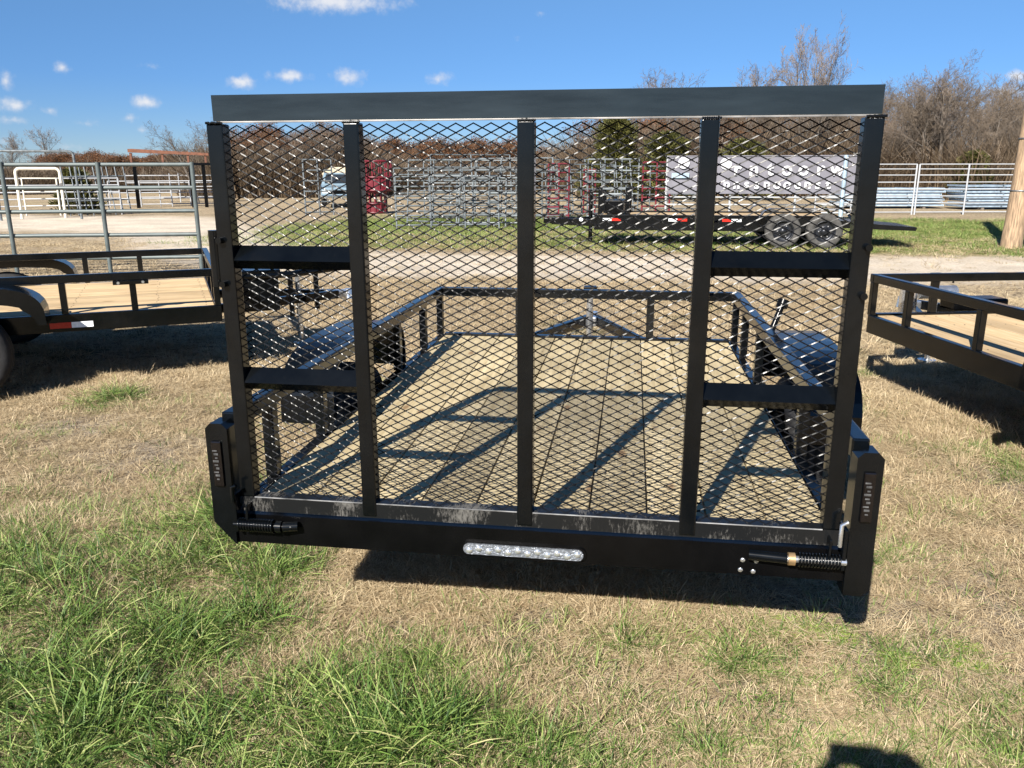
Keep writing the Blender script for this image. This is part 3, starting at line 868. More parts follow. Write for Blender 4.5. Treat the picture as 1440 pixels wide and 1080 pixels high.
# ------------------------------------------------------------------ grass (uncountable)
def clump_mesh(name, mat, rng, n, rad, hmin, hmax, lean, width, curl, seg=3, flat=False):
    V, F, BV = [], [], []
    for i in range(n):
        q = rng.uniform(0, 2 * PI); r = rad * math.sqrt(rng.random())
        base = np.array([r * math.cos(q), r * math.sin(q), -.004])
        az = rng.uniform(0, 2 * PI) if flat else q + rng.uniform(-1.2, 1.2)
        ln = rng.uniform(hmin, hmax); th = rng.uniform(*lean)
        d = np.array([math.cos(az), math.sin(az), 0.0]); sd = np.array([-math.sin(az), math.cos(az), 0.0])
        w = width * rng.uniform(.6, 1.25); p = base.copy(); o = len(V); bv = rng.random(); tw = rng.uniform(-.6, .6)
        if flat: p[2] = rng.uniform(.002, .03)
        for s in range(seg):
            ww = w * (1 - .55 * s / seg)
            c, s_ = math.cos(tw * s), math.sin(tw * s)
            side = sd * c + np.array([0, 0, 1]) * s_
            V += [p - side * ww / 2, p + side * ww / 2]; BV += [bv, bv]
            p = p + (d * math.sin(th) + np.array([0, 0, 1.0]) * math.cos(th)) * ln / seg
            th = min(th + curl * rng.uniform(.3, 1.3), 1.75)
            p[2] = max(p[2], .003)
        V.append(p); BV.append(bv)
        for s in range(seg - 1):
            F.append((o + 2 * s, o + 2 * s + 1, o + 2 * s + 3, o + 2 * s + 2))
        F.append((o + 2 * seg - 2, o + 2 * seg - 1, o + 2 * seg))
    me = bpy.data.meshes.new(name)
    me.from_pydata([tuple(v) for v in V], [], F)
    a = me.attributes.new('bv', 'FLOAT', 'POINT'); a.data.foreach_set('value', np.array(BV, np.float32))
    me.materials.append(MAT[mat])
    return me


def scatter(name, label, meshes, pts, rot, scl, idx, tint):
    """one object of stuff: clumps set on points by a small node group"""
    cl = bpy.data.collections.new(name + '_clumps')
    for i, me in enumerate(meshes):
        o = bpy.data.objects.new('%s_clump_%02d' % (name, i), me); cl.objects.link(o)
    me = bpy.data.meshes.new(name)
    me.vertices.add(len(pts)); me.vertices.foreach_set('co', pts.astype(np.float32).ravel())
    for nm, ty, arr in (('rot', 'FLOAT_VECTOR', rot), ('scl', 'FLOAT_VECTOR', scl), ('tint', 'FLOAT', tint)):
        a = me.attributes.new(nm, ty, 'POINT')
        a.data.foreach_set('vector' if ty == 'FLOAT_VECTOR' else 'value', arr.astype(np.float32).ravel())
    a = me.attributes.new('idx', 'INT', 'POINT'); a.data.foreach_set('value', idx.astype(np.int32))
    me.materials.append(meshes[0].materials[0])
    ob = link(name, me)
    tag(ob, label, None, None, 'stuff')
    ng = bpy.data.node_groups.new(name + '_nodes', 'GeometryNodeTree')
    ng.interface.new_socket('Geometry', in_out='INPUT', socket_type='NodeSocketGeometry')
    ng.interface.new_socket('Geometry', in_out='OUTPUT', socket_type='NodeSocketGeometry')
    N, L = ng.nodes, ng.links
    gi = N.new('NodeGroupInput'); go = N.new('NodeGroupOutput')
    mp = N.new('GeometryNodeMeshToPoints')
    L.new(gi.outputs[0], mp.inputs['Mesh'])
    ci = N.new('GeometryNodeCollectionInfo'); ci.inputs['Collection'].default_value = cl
    ci.inputs['Separate Children'].default_value = True; ci.inputs['Reset Children'].default_value = True
    ip = N.new('GeometryNodeInstanceOnPoints'); ip.inputs['Pick Instance'].default_value = True
    L.new(mp.outputs[0], ip.inputs['Points']); L.new(ci.outputs[0], ip.inputs['Instance'])
    for nm, ty, so in (('idx', 'INT', 'Instance Index'), ('rot', 'FLOAT_VECTOR', 'Rotation'), ('scl', 'FLOAT_VECTOR', 'Scale')):
        na = N.new('GeometryNodeInputNamedAttribute'); na.data_type = ty; na.inputs['Name'].default_value = nm
        src = na.outputs['Attribute']
        if nm == 'rot':
            e2r = N.new('FunctionNodeEulerToRotation'); L.new(src, e2r.inputs[0]); src = e2r.outputs[0]
        L.new(src, ip.inputs[so])
    L.new(ip.outputs[0], go.inputs[0])
    md = ob.modifiers.new('scatter', 'NODES'); md.node_group = ng
    return ob


def wedge(rng, n, y0, y1, margin=.4, power=1.0):
    """random ground points in the strip of field that the photograph shows between two distances"""
    d = y0 + (y1 - y0) * rng.random(n) ** power
    a = YAW + rng.uniform(-.68, .66, n)
    return CAM[0] + d * np.sin(a), CAM[1] + d * np.cos(a)


def grass():
    R = random.Random(21); rng = np.random.default_rng(4)
    gm = [clump_mesh('green_tuft_%d' % i, 'ggrass', R, 24, .05 + .03 * (i % 2), .05, .16 + .04 * (i % 3), (.05, 1.25), .0046, .30, 4) for i in range(6)]
    fm = [clump_mesh('fine_green_%d' % i, 'ggrass', R, 26, .085, .025, .085, (.15, 1.25), .0028, .30, 3) for i in range(4)]
    dm = [clump_mesh('dry_tuft_%d' % i, 'dgrass', R, 38, .06, .018, .055 + .02 * (i % 2), (.3, 1.35), .0022, .28, 3) for i in range(5)]
    lm = [clump_mesh('straw_%d' % i, 'dgrass', R, 34, .09, .02, .075, (1.25, 1.6), .0023, .04, 2, True) for i in range(4)]
    # --- green tufts
    x, y = wedge(rng, 26000, 1.55, 7.5, power=1.15)
    g = green_at(x, y)
    clus = .5 + .5 * np.sin(x * 9.1 + 2.1 * np.sin(y * 5.3)) * np.sin(y * 8.3 + 1.7 * np.sin(x * 4.1))
    gap = .5 + .25 * np.sin(x * 4.7 + 1.1 + 1.5 * np.sin(y * 3.1)) * np.sin(y * 5.9 + 1.2 * np.sin(x * 2.7)) + .3 * np.sin(x * 1.9 - y * 2.6 + .9) + .25 * g
    keep = rng.random(len(x)) < np.clip(g * 1.2 - .22, 0, 1) * (.10 + .90 * clus ** 1.3) * sstep(.08, .48, gap)
    x, y, g = x[keep], y[keep], g[keep]
    under = (np.abs(x) < 1.0) & (y > .35) & (y < 3.2)
    keep = ~under | (rng.random(len(x)) < .25)
    x, y, g = x[keep], y[keep], g[keep]
    n = len(x)
    dist = np.hypot(x - CAM[0], y - CAM[1])
    s = (.42 + .85 * g * rng.random(n) ** .8) * np.where(x > .1, .62, 1.0)
    scl = np.stack([s * 1.05, s * 1.05, s * rng.uniform(.75, 1.15, n)], 1)
    rot = np.stack([rng.normal(0, .12, n), rng.normal(0, .12, n), rng.uniform(0, 6.28, n)], 1)
    tint = np.clip(rng.beta(1.1, 1.5, n) + .30 * (1 - g), 0, 1)
    scatter('green_grass', 'tufts of long green grass growing in the foreground', gm, np.stack([x, y, height_at(x, y)], 1), rot, scl, rng.integers(0, len(gm), n), tint)
    # --- short thin green blades between the tufts and over the whole near field
    x, y = wedge(rng, 30000, 1.5, 6.5, power=.95)
    n0 = len(x)
    gw = np.zeros(n0)
    for (a, b, r) in GREEN[:34]:
        gw = np.maximum(gw, np.exp(-((x - a) ** 2 + (y - b) ** 2) / (r * r * 3.2)))
    strip = np.exp(-((y + .45) / .35) ** 2) * .55
    pt = .5 + .5 * np.sin(x * 5.3 + 1.9 * np.sin(y * 3.7 + .5)) * np.sin(y * 6.1 + 1.3 * np.sin(x * 3.3))
    pr = np.clip(gw * .75 + strip + .10, 0, 1) * (.12 + .88 * pt) * (1 - .5 * dirt_at(x, y))
    under = (np.abs(x) < 1.0) & (y > .5) & (y < 3.2)
    kp = (rng.random(n0) < pr) & ~under
    x, y = x[kp], y[kp]; n = len(x)
    s = rng.uniform(.5, 1.3, n)
    scatter('short_green_grass', 'thin short green grass coming up through the dead straw', fm, np.stack([x, y, height_at(x, y)], 1),
            np.stack([rng.normal(0, .1, n), rng.normal(0, .1, n), rng.uniform(0, 6.28, n)], 1), np.stack([s, s, s * rng.uniform(.6, 1.2, n)], 1), rng.integers(0, len(fm), n), np.clip(rng.beta(1.5, 1.7, n), 0, 1))
    # --- greener turf of the strip beyond the gravel
    x, y = wedge(rng, 16000, 16.5, 34.0, power=.8)
    kp = rng.random(len(x)) < np.clip(fargreen_at(x, y) - .1, 0, 1) * (.35 + .65 * (.5 + .5 * np.sin(x * 1.3 + np.sin(y)) * np.sin(y * 1.1 + 1.4 * np.sin(x * .7))))
    x, y = x[kp], y[kp]; n = len(x)
    s = rng.uniform(1.6, 3.2, n)
    scatter('far_green_grass', 'rough yellow-green turf of the strip beyond the gravel drive', fm, np.stack([x, y, np.zeros(n)], 1),
            np.stack([np.zeros(n), np.zeros(n), rng.uniform(0, 6.28, n)], 1), np.stack([s * 1.3, s * 1.3, s * .8], 1), rng.integers(0, len(fm), n), np.clip(rng.beta(2.6, 1.4, n), 0, 1))
    # --- low lime-green creeping weed in a few flat patches
    px = []
    for (a, b, rx, ry) in ((1.03, .43, .11, .05), (.93, .50, .06, .03), (1.30, .30, .05, .03), (1.52, .30, .08, .03), (1.55, .42, .05, .03), (1.66, .12, .06, .04), (-.28, .12, .05, .03)):
        k = int(2600 * rx * ry / .0055) // 4 + 20
        px.append(np.stack([a + rng.normal(0, rx * .55, k), b + rng.normal(0, ry * .55, k)], 1))
    p2 = np.concatenate(px); x, y = p2[:, 0], p2[:, 1]; n = len(x)
    wm = [clump_mesh('weed_%d' % i, 'lime', R, 16, .03, .008, .022, (.4, 1.4), .0045, .3, 2) for i in range(3)]
    scatter('creeping_weed_grass', 'small flat patches of lime green creeping weed on the bare soil', wm, np.stack([x, y, height_at(x, y)], 1),
            np.stack([np.zeros(n), np.zeros(n), rng.uniform(0, 6.28, n)], 1), np.full((n, 3), .9), rng.integers(0, 3, n), rng.random(n))
    # --- dry tufts near and mid
    xs, ys, ss = [], [], []
    for (n0, a, b, k) in ((22000, 1.5, 4.2, .95), (20000, 4.0, 8.0, 1.25), (12000, 7.5, 13.0, 1.8), (9000, 12.5, 24.0, 2.6)):
        x, y = wedge(rng, n0, a, b, power=.75)
        dens = 1 - .82 * np.clip(gravel_at(x, y) * 1.3, 0, 1) - .8 * dirt_at(x, y)
        patch = np.clip(.55 + .35 * np.sin(x * 3.1 + 1.3 * np.sin(y * 2.3)) * np.sin(y * 2.7 + np.sin(x * 1.9)) + .45 * np.sin(x * 13 + 2 * np.sin(y * 7)) * np.sin(y * 11 + 2 * np.sin(x * 9)), 0, 1)
        kp = rng.random(n0) < np.clip(dens, .08, 1) * (.22 + .78 * patch)
        xs.append(x[kp]); ys.append(y[kp]); ss.append(np.full(kp.sum(), k))
    x, y, s0 = np.concatenate(xs), np.concatenate(ys), np.concatenate(ss)
    n = len(x)
    s = s0 * rng.uniform(.6, 1.25, n)
    tall = np.where(rng.random(n) < .10 + .25 * sstep(1.4, 2.6, x) * sstep(.9, 1.8, y) * (1 - sstep(4, 7, y)), rng.uniform(1.5, 2.4, n), 1.0)
    scl = np.stack([s * 1.15, s * 1.15, s * rng.uniform(.5, 1.0, n) * tall / np.sqrt(s0)], 1)
    rot = np.stack([rng.normal(0, .1, n), rng.normal(0, .1, n), rng.uniform(0, 6.28, n)], 1)
    warm = .5 + .35 * np.sin(x * 1.1 + 1.7) * np.sin(y * .9 + .4)
    tint = np.clip(rng.beta(2.2, 2.0, n) * .75 + .35 * warm - .05, 0, 1)
    scatter('dry_grass', 'matted tan dry grass covering the field', dm, np.stack([x, y, height_at(x, y)], 1), rot, scl, rng.integers(0, len(dm), n), tint)
    # --- straw lying flat
    x, y = wedge(rng, 15000, 1.5, 7.0, power=.9)
    kp = rng.random(len(x)) < 1 - .6 * dirt_at(x, y)
    x, y = x[kp], y[kp]
    n = len(x)
    s = rng.uniform(.6, 1.3, n)
    scl = np.stack([s, s, s * .6], 1)
    rot = np.stack([np.zeros(n), np.zeros(n), rng.uniform(0, 6.28, n)], 1)
    tint = rng.beta(2.2, 1.8, n)
    scatter('straw_litter_grass', 'loose dead grass stems lying flat on the soil', lm, np.stack([x, y, height_at(x, y)], 1), rot, scl, rng.integers(0, len(lm), n), tint)


grass()
#BACKGROUND
# ------------------------------------------------------------------ pipe panels and gates
_pipe_cache = {}


def pipe_mesh(length, r, mat, n=8):
    k = (round(length, 3), r, mat, n)
    if k not in _pipe_cache:
        _pipe_cache[k] = MB().tube([(0, 0, 0), (length, 0, 0)], r, n).mesh('pipe', mat)
    return _pipe_cache[k]


def panel(name, label, cat, loc, rz, W, H, rails, posts, r, mat, group=None, lift=.12, rp=None, lean=0.0, rn=8):
    """free-standing corral panel or gate: end posts, inner posts, horizontal rails, each its own part"""
    root = empty(name, label, cat, loc, rz, group)
    root.rotation_euler = (lean, 0, rz)
    rp = rp or r
    zs = rails if isinstance(rails, (list, tuple)) else [lift + (H - lift) * k / (rails - 1) for k in range(rails)]
    for z in zs:
        link('rail', pipe_mesh(W, r, mat, rn), root, (0, 0, z))
    xs = posts if isinstance(posts, (list, tuple)) else [W * k / (posts - 1) for k in range(posts)]
    for x in xs:
        end = x in (xs[0], xs[-1])
        link('post', pipe_mesh(H + (.0 if end else -.0), rp, mat, rn), root, (x, 0 if end else -r * 1.2, 0), (0, -PI / 2, 0))
    return root


# near galvanised panel behind the left trailer
p = panel('corral_panel', 'large weathered galvanised pipe corral panel standing behind the left trailer', 'fence panel', (-12.72, 9.1, 0), math.atan2(.80, 3.04), 5.95, 1.84,
          [.28, .66, 1.05, 1.43, 1.80], [0.0, 1.49, 2.98, 4.47, 5.95], .033, 'galvold', rp=.036)

# fence of pale pipe panels at the right, beyond the green strip
ux = Vector((.882, .471, 0))
for k, (x, lab) in enumerate(((7.4, 'pale pipe fence panel right of the ramp gate, first beside the trailer post'), (11.35, 'pale pipe fence panel between the double post and the utility pole'), (15.3, 'pale pipe fence panel behind the utility pole'))):
    y = 31.6 + (x - 7.4) * .18
    panel('fence_panel', lab, 'fence panel', (x, y, 0), math.atan(.18), 3.9, 1.93, [.1, .45, .72, .98, 1.25, 1.52, 1.75, 1.93], [0, 1.95, 3.9], .024, 'white', 'pale pipe fence along the far lot', rp=.034, rn=6)
panel('fence_panel', 'pale tall narrow pipe gate frame rising above the right fence', 'gate', (6.9, 33.2, 0), .1, 2.75, 2.12, [.12, .6, 1.1, 1.6, 2.12], [0, 2.3, 2.75], .026, 'white', None, rn=6)

# blue-grey stacks beyond that fence
def sheet_stack(name, label, loc, rz, W, D, H, n, mat):
    root = empty(name, label, 'panel stack', loc, rz)
    rr = random.Random(int(loc[0] * 10))
    t = H / n
    me = MB()
    for k in range(8): me.box(-W / 2, W / 2, -D / 2 + k * D / 8, -D / 2 + k * D / 8 + .05, 0, t * .55)
    for k in range(4): me.box(-W / 2 + k * W / 3.06, -W / 2 + k * W / 3.06 + .05, -D / 2, D / 2, t * .1, t * .7)
    base = me.mesh('stacked_panel', mat)
    for k in range(n):
        link('stacked_panel', base, root, (rr.uniform(-.12, .12), rr.uniform(-.05, .05), .12 + k * t))
    for x in (-W / 3, W / 3):
        MB().box(x - .06, x + .06, -D / 2, D / 2, 0, .118).build('bearer', 'bark', root)
    return root


sheet_stack('panel_stack', 'low stack of blue-grey gates beyond the right pipe fence, beside the ramp gate post', (11.9, 38.5, 0), .12, 4.6, 1.6, .85, 7, 'bluegalv')
sheet_stack('panel_stack', 'long stack of blue-grey gates beyond the right pipe fence, near the pole', (17.2, 38.0, 0), .15, 5.0, 1.6, 1.0, 8, 'bluegalv')

# far left: bow gate, overhead frame, white panels, leaning panels
def bow_gate(name, label, loc, rz, W, H, mat, r=.05, inner=True):
    root = empty(name, label, 'gate', loc, rz)
    c = .14
    pts = [(0, 0, 0), (0, 0, H - c)] + [(c - c * math.cos(q), 0, H - c + c * math.sin(q)) for q in (.5, 1.05, PI / 2)] + [(W - c + c * math.sin(q), 0, H - c + c * math.cos(q)) for q in (0, .5, 1.05, PI / 2)] + [(W, 0, 0)]
    MB().tube(pts, r, 8).build('bow_frame', mat, root)
    if inner:
        MB().tube([(.16, .05, .1), (.16, .05, H - .35), (W - .16, .05, H - .35), (W - .16, .05, .1)], r * .6, 8).build('gate_leaf', mat, root)
        for k in range(4):
            MB().tube([(.16, .05, .2 + k * .26), (W - .16, .05, .2 + k * .26)], r * .45, 6).build('gate_rail', mat, root)
    return root


bow_gate('bow_gate', 'cream bow-topped alley gate at the far left behind the corral panel', spot(22, 36.0), -.62 * -1 * .0 + .55, 1.45, 1.82, 'cream', .055)
bow_gate('overhead_frame', 'tall pale overhead pipe frame at the left edge', spot(-8, 35.0), .5, 2.6, 2.42, 'galv', .045, False)
MB_ = panel('white_gate', 'white pipe gate low behind the bow gate at far left', 'fence panel', spot(-12, 38.0), .55, 4.4, 1.45, 6, 3, .03, 'white', None, rn=6)
for k, (u, d, l) in enumerate(((92, 37, -.28), (104, 37.2, -.24), (116, 37.4, -.2))):
    panel('leaning_panel', ('grey pipe panel leaning back, leftmost of three by the dark bush', 'grey pipe panel leaning back, middle of three by the dark bush', 'grey pipe panel leaning back, rightmost of three by the dark bush')[k],
          'fence panel', spot(u, d), .9, 1.7, 2.05, 5, 3, .025, 'galv', 'panels leaning at the far left', lean=l, rn=6)
for k, (u, w, lab) in enumerate(((150, 2.9, 'white pipe fence panel across the gravel at left, below the rusty loading frame'), (222, 2.9, 'white pipe fence panel nearest the left gate post, beyond the gravel'))):
    panel('white_fence', lab, 'fence panel', spot(u, 46.0), .42, w, 1.25, 5, 3, .03, 'white', 'white panels beyond the gravel', rn=6)
for k, (u, w, lab) in enumerate(((176, 2.8, 'taller white rail panel behind the white fence at left'), (238, 2.6, 'taller white rail panel behind the white fence, near the left gate post'))):
    panel('white_fence', lab, 'fence panel', spot(u, 52.0), .42, w, 1.62, [.3, .7, 1.1, 1.5], 2, .035, 'white', 'white panels beyond the gravel', rn=6)

# rusty loading frame
root = empty('loading_frame', 'rusty steel loading frame with dark posts rising over the left fence', 'loading frame', spot(184, 44.0), .42)
MB().prism([(0, 2.60), (3.6, 2.46), (3.6, 2.58), (.2, 2.76), (0, 2.75)], 'y', -.12, .12).build('ramp_beam', 'rust', root)
for x in (.1, 1.5, 2.65, 3.45):
    MB().box(x - .05, x + .05, -.07, .07, 2.122, 2.58 - x * .036, .01).build('bracket', 'rust', root)
MB().box(-.35, 3.7, -.14, .14, 2.0, 2.12, .01).build('cross_beam', 'blackd', root)
for x in (.2, 2.7, 3.3):
    MB().box(x - .08, x + .08, -.08, .08, 0, 2.0, .01).build('frame_leg', 'blackd', root)

# galvanised panels stored upright in the yard (seen through the ramp gate)
YARD = [  # pixel bearing, distance, yaw, width, height, rails, posts, label
    (556, 25.0, .10, 3.1, 1.55, 6, 4, 'galvanised gate leaning low in the yard stack, nearest of the stack'),
    (575, 27.5, .04, 3.4, 2.05, 7, 4, 'tall galvanised panel in the yard stack, just right of the red feeder'),
    (612, 30.0, .12, 3.0, 2.3, 6, 3, 'tallest galvanised panel at the middle of the yard stack'),
    (640, 26.2, -.05, 2.1, 1.5, 7, 5, 'low galvanised gate at the right of the yard stack'),
    (600, 33.0, .0, 4.2, 2.1, 8, 5, 'wide galvanised panel at the back of the yard stack'),
    (660, 32.0, .15, 3.2, 2.2, 6, 4, 'galvanised panel ending at the middle gate post'),
    (560, 29.0, .2, 2.4, 1.8, 9, 3, 'close-railed galvanised gate beside the red feeder'),
    (690, 29.5, .02, 2.9, 1.7, 7, 4, 'galvanised gate standing behind the middle gate post'),
    (758, 31.0, .05, 3.4, 1.95, 7, 8, 'galvanised chute side with many uprights right of the middle post'),
    (790, 34.0, .0, 3.6, 2.2, 6, 6, 'taller galvanised chute side behind, right of the middle post'),
    (832, 30.0, .03, 1.8, 2.1, 6, 4, 'narrow tall galvanised sorting gate behind the black trailer tongue'),
    (850, 36.0, .1, 4.2, 1.9, 7, 5, 'galvanised panel left of the grey banner'),
]
ry = random.Random(12)
for (u, d, rz, w, h, nr, np_, lab) in YARD:
    panel('yard_panel', lab, 'gate', spot(u + ry.uniform(-6, 6), d), rz + ry.uniform(-.55, .55), w, h, nr, np_, .026, 'galv', 'galvanised gates stored in the yard', rn=6, lean=-ry.uniform(.0, .22))
panel('yard_panel', 'galvanised gate edge standing beside the pale blue pickup', 'gate', spot(427, 34.0), .5, 1.1, 2.15, 6, 3, .035, 'galv', 'galvanised gates stored in the yard', rn=6)
for (u, d, rz, w, h, lab) in ((772, 30.2, .2, .75, 1.95, 'narrow red pipe gate right of the middle gate post'), (822, 33.0, .1, .45, 1.75, 'small rust-red gate section among the chute sides'), (905, 31.0, .1, 1.0, 2.0, 'red pipe gate left of the grey banner')):
    panel('red_gate', lab, 'gate', spot(u, d), rz, w, h, 7, 3, .035, 'red', 'red gates in the yard', rn=6)

# red hay ring feeders
def ring_feeder(label, loc, R, z0, H, nbar=14):
    root = empty('hay_feeder', label, 'hay feeder', loc, 0, 'red hay feeders')
    for z in (z0, z0 + H * .45, z0 + H):
        pts = [(R * math.cos(2 * PI * k / 28), R * math.sin(2 * PI * k / 28), z) for k in range(29)]
        MB().tube(pts, .045, 8, caps=False).build('feeder_ring', 'red', root)
    bar = MB().tube([(0, 0, 0), (0, 0, H)], .035, 6).mesh('feeder_bar', 'red')
    for k in range(nbar):
        q = 2 * PI * (k + .5) / nbar
        link('feeder_bar', bar, root, (R * math.cos(q), R * math.sin(q), z0))
    me = MB()
    pts = []
    n = 28
    vs = [(R * .985 * math.cos(2 * PI * k / n), R * .985 * math.sin(2 * PI * k / n), z) for z in (z0, z0 + H * .45) for k in range(n)]
    me.add(vs, [(k, (k + 1) % n, n + (k + 1) % n, n + k) for k in range(n)], True)
    me.build('feeder_skirt', 'red', root)
    return root


_x, _y, _ = spot(527, 35.0)
ring_feeder('red hay ring feeder on the ground left of the galvanised stack', (_x, _y, 0), .45, .05, .82, 12)
ring_feeder('red hay ring feeder stacked on top of another, left of the galvanised stack', (_x + .1, _y, 0), .60, .95, 1.15, 14)

# pale blue pickup, nose toward the road
def pickup(loc, rz):
    root = empty('pickup_truck', 'pale blue pickup truck with tan tarp load, far behind the left gate bay', 'truck', loc, rz)
    w = .86
    body = [(-2.4, .48), (2.3, .48), (2.42, .62), (2.40, .88), (2.3, .96), (1.15, 1.06), (.45, 1.10), (-.55, 1.12), (-2.45, 1.06), (-2.48, .6)]
    MB().prism(body, 'x', -w, w).build('body', 'blue', root)
    cab = [(1.12, 1.065), (.42, 1.62), (-.38, 1.66), (-.6, 1.12)]
    m = MB()
    n = len(cab)
    vs = [(-w + .03, y, z) if z < 1.2 else (-w + .15, y, z) for (y, z) in cab] + [(w - .03, y, z) if z < 1.2 else (w - .15, y, z) for (y, z) in cab]
    m.add(vs, [(j, (j + 1) % n, n + (j + 1) % n, n + j) for j in range(n)] + [tuple(range(n))[::-1], tuple(range(n, 2 * n))]); co = m.build('cab', 'blue', root)
    m = MB(); m.add([(-.68, 1.045, 1.135), (.68, 1.045, 1.135), (.60, .515, 1.56), (-.60, .515, 1.56)], [(0, 1, 2, 3)])
    for v in range(len(m.v)): m.v[v] = (m.v[v][0], m.v[v][1] + .012, m.v[v][2] + .012)
    m.build('windshield', 'glass', co)
    for s in (-1, 1):
        m = MB(); x = s * (w - .06)
        m.add([(s * .842, .9, 1.16), (s * .842, -.3, 1.16), (s * .735, -.25, 1.56), (s * .735, .42, 1.56)], [(0, 1, 2, 3)]); m.build('side_window', 'glass', co)
        for y in (1.55, -1.5): wheel(root, (s * .76, y, .36), .36, .22, s)
        m = MB(); m.box(s * .66 - .13, s * .66 + .13, 2.39, 2.43, .70, .84, .01); m.build('headlight', 'whitelens', root)
    MB().box(-.5, .5, 2.40, 2.435, .66, .84, .008).build('grille', 'blackd', root)
    MB().box(-.88, .88, 2.40, 2.52, .46, .60, .02).build('bumper', 'chrome', root)
    MB().prism([(-.72, 1.10), (-.80, 1.62), (-.35, 1.92), (.35, 1.92), (.80, 1.62), (.72, 1.10)], 'y', -2.3, -.72).build('tarp_load', 'tanroof', root)


pickup(spot(476, 43.0), PI + .35)

# ------------------------------------------------------------------ black tandem equipment trailer
def equipment_trailer():
    root = empty('equipment_trailer', 'black tandem-axle equipment trailer parked across the yard, seen through the gate', 'trailer', (-1.75, 17.95, 0), math.radians(-1.5))
    X = lambda x: x
    zt, zb = .71, .36
    for y in (-1.0, 1.0):
        MB().box(1.25, 6.6, y - .05, y + .05, zb, zt, .01).build('side_beam', 'black', root)
    m = MB(); m.box(1.25, 6.6, -.949, .949, zt - .08, zt - .035); m.build('deck', 'deckold', root)
    MB().box(1.2, 1.2501, -1.05, 1.05, zb, zt, .01).build('front_beam', 'black', root)
    # dovetail
    for y in (-.95, .95):
        MB().prism([(6.6, .45), (6.6, .62), (8.25, .46), (8.25, .40)], 'y', y - .05, y + .05).build('dovetail_beam', 'black', root)
    MB().prism([(6.6, .55), (6.6, .60), (8.3, .47), (8.3, .42)], 'y', -.88, .88).build('dovetail', 'blackd', root)
    # tongue
    for s in (-1, 1):
        p0, p1 = Vector((1.4, s * .8, .5)), Vector((.1, s * .04, .5)); d = p1 - p0
        M = Matrix.Translation(p0) @ Matrix.Rotation(math.atan2(d.y, d.x), 4, 'Z')
        MB().box(0, d.length, -.05, .05, -.08, .08, .01, M).build('tongue_bar', 'black', root)
    MB().box(-.12, .2, -.06, .06, .44, .58, .03).build('coupler', 'blackd', root)
    m = MB(); m.tube([(1.05, -.15, 0.02), (1.05, -.15, 1.25)], .05, 10); m.tube([(1.05, -.15, 0), (1.05, -.15, .03)], .12, 10); m.tube([(1.05, -.15, 1.15), (1.05, -.45, 1.15)], .02, 6); m.build('jack', 'black', root)
    # tool rack behind the tongue
    for (x, y) in ((1.32, -.8), (1.95, -.8), (1.32, .8), (1.95, .8)):
        MB().box(x - .05, x + .05, y - .05, y + .05, zt + .001, 1.32, .01).build('rack_post', 'black', root)
    MB().box(1.42, 1.86, -.7, .7, zt + .001, 1.02, .02).build('tool_box', 'blackd', root)
    for z in (1.14, 1.27):
        MB().box(1.37, 1.90, -.86, -.82, z, z + .04, .005).build('rack_rail', 'galv', root)
    MB().tube([(.9, -1.06, .60), (.9, -1.08, .60)], .045, 10).build('white_cap', 'whitelens', root)
    # reflective tape
    for (x, a, b) in ((1.4, 'whitelens', 'redlens'), (2.9, 'whitelens', 'redlens'), (4.1, 'redlens', 'whitelens')):
        MB().box(x, x + .2, -1.056, -1.0505, .57, .63).build('reflector_tape', a, root)
        MB().box(x + .202, x + .42, -1.056, -1.0505, .57, .63).build('reflector_tape', b, root)
    # wheels turned to run along x
    for x in (5.42, 6.30):
        for s in (-1, 1):
            holder = MB()
            w = wheel(root, (0, 0, 0), .385, .235, s, 'tyredust')
            w.rotation_euler = (0, 0, PI / 2); w.location = (x, s * 1.16, .385)
    for s in (-1, 1):
        prof = [(4.82, .60), (4.98, .82), (5.12, .88), (6.60, .88), (6.74, .82), (6.90, .60)]
        m = MB(); a, b = sorted((s * 1.03, s * 1.33))
        m.prism(prof + [(x_ + (.012 if x_ < 5.9 else -.012), z_ - .012) for (x_, z_) in prof][::-1], 'y', a, b); m.build('fender', 'black', root)
    MB().tube([(5.42, -1.1, .385), (5.42, 1.1, .385)], .04, 8).build('axle', 'blackd', root)
    MB().tube([(6.30, -1.1, .385), (6.30, 1.1, .385)], .04, 8).build('axle', 'blackd', root)


equipment_trailer()

# ------------------------------------------------------------------ grey banner on a pipe fence
def text_mesh(body, size, mat, extrude=.003):
    cu = bpy.data.curves.new('text', 'FONT')
    cu.body = body; cu.size = size; cu.extrude = extrude; cu.align_x = 'CENTER'; cu.resolution_u = 3; cu.offset = size * .03
    o = bpy.data.objects.new('text', cu); COL.objects.link(o)
    dg = bpy.context.evaluated_depsgraph_get()
    me = bpy.data.meshes.new_from_object(o.evaluated_get(dg))
    bpy.data.objects.remove(o); bpy.data.curves.remove(cu)
    me.materials.clear(); me.materials.append(MAT[mat])
    return me


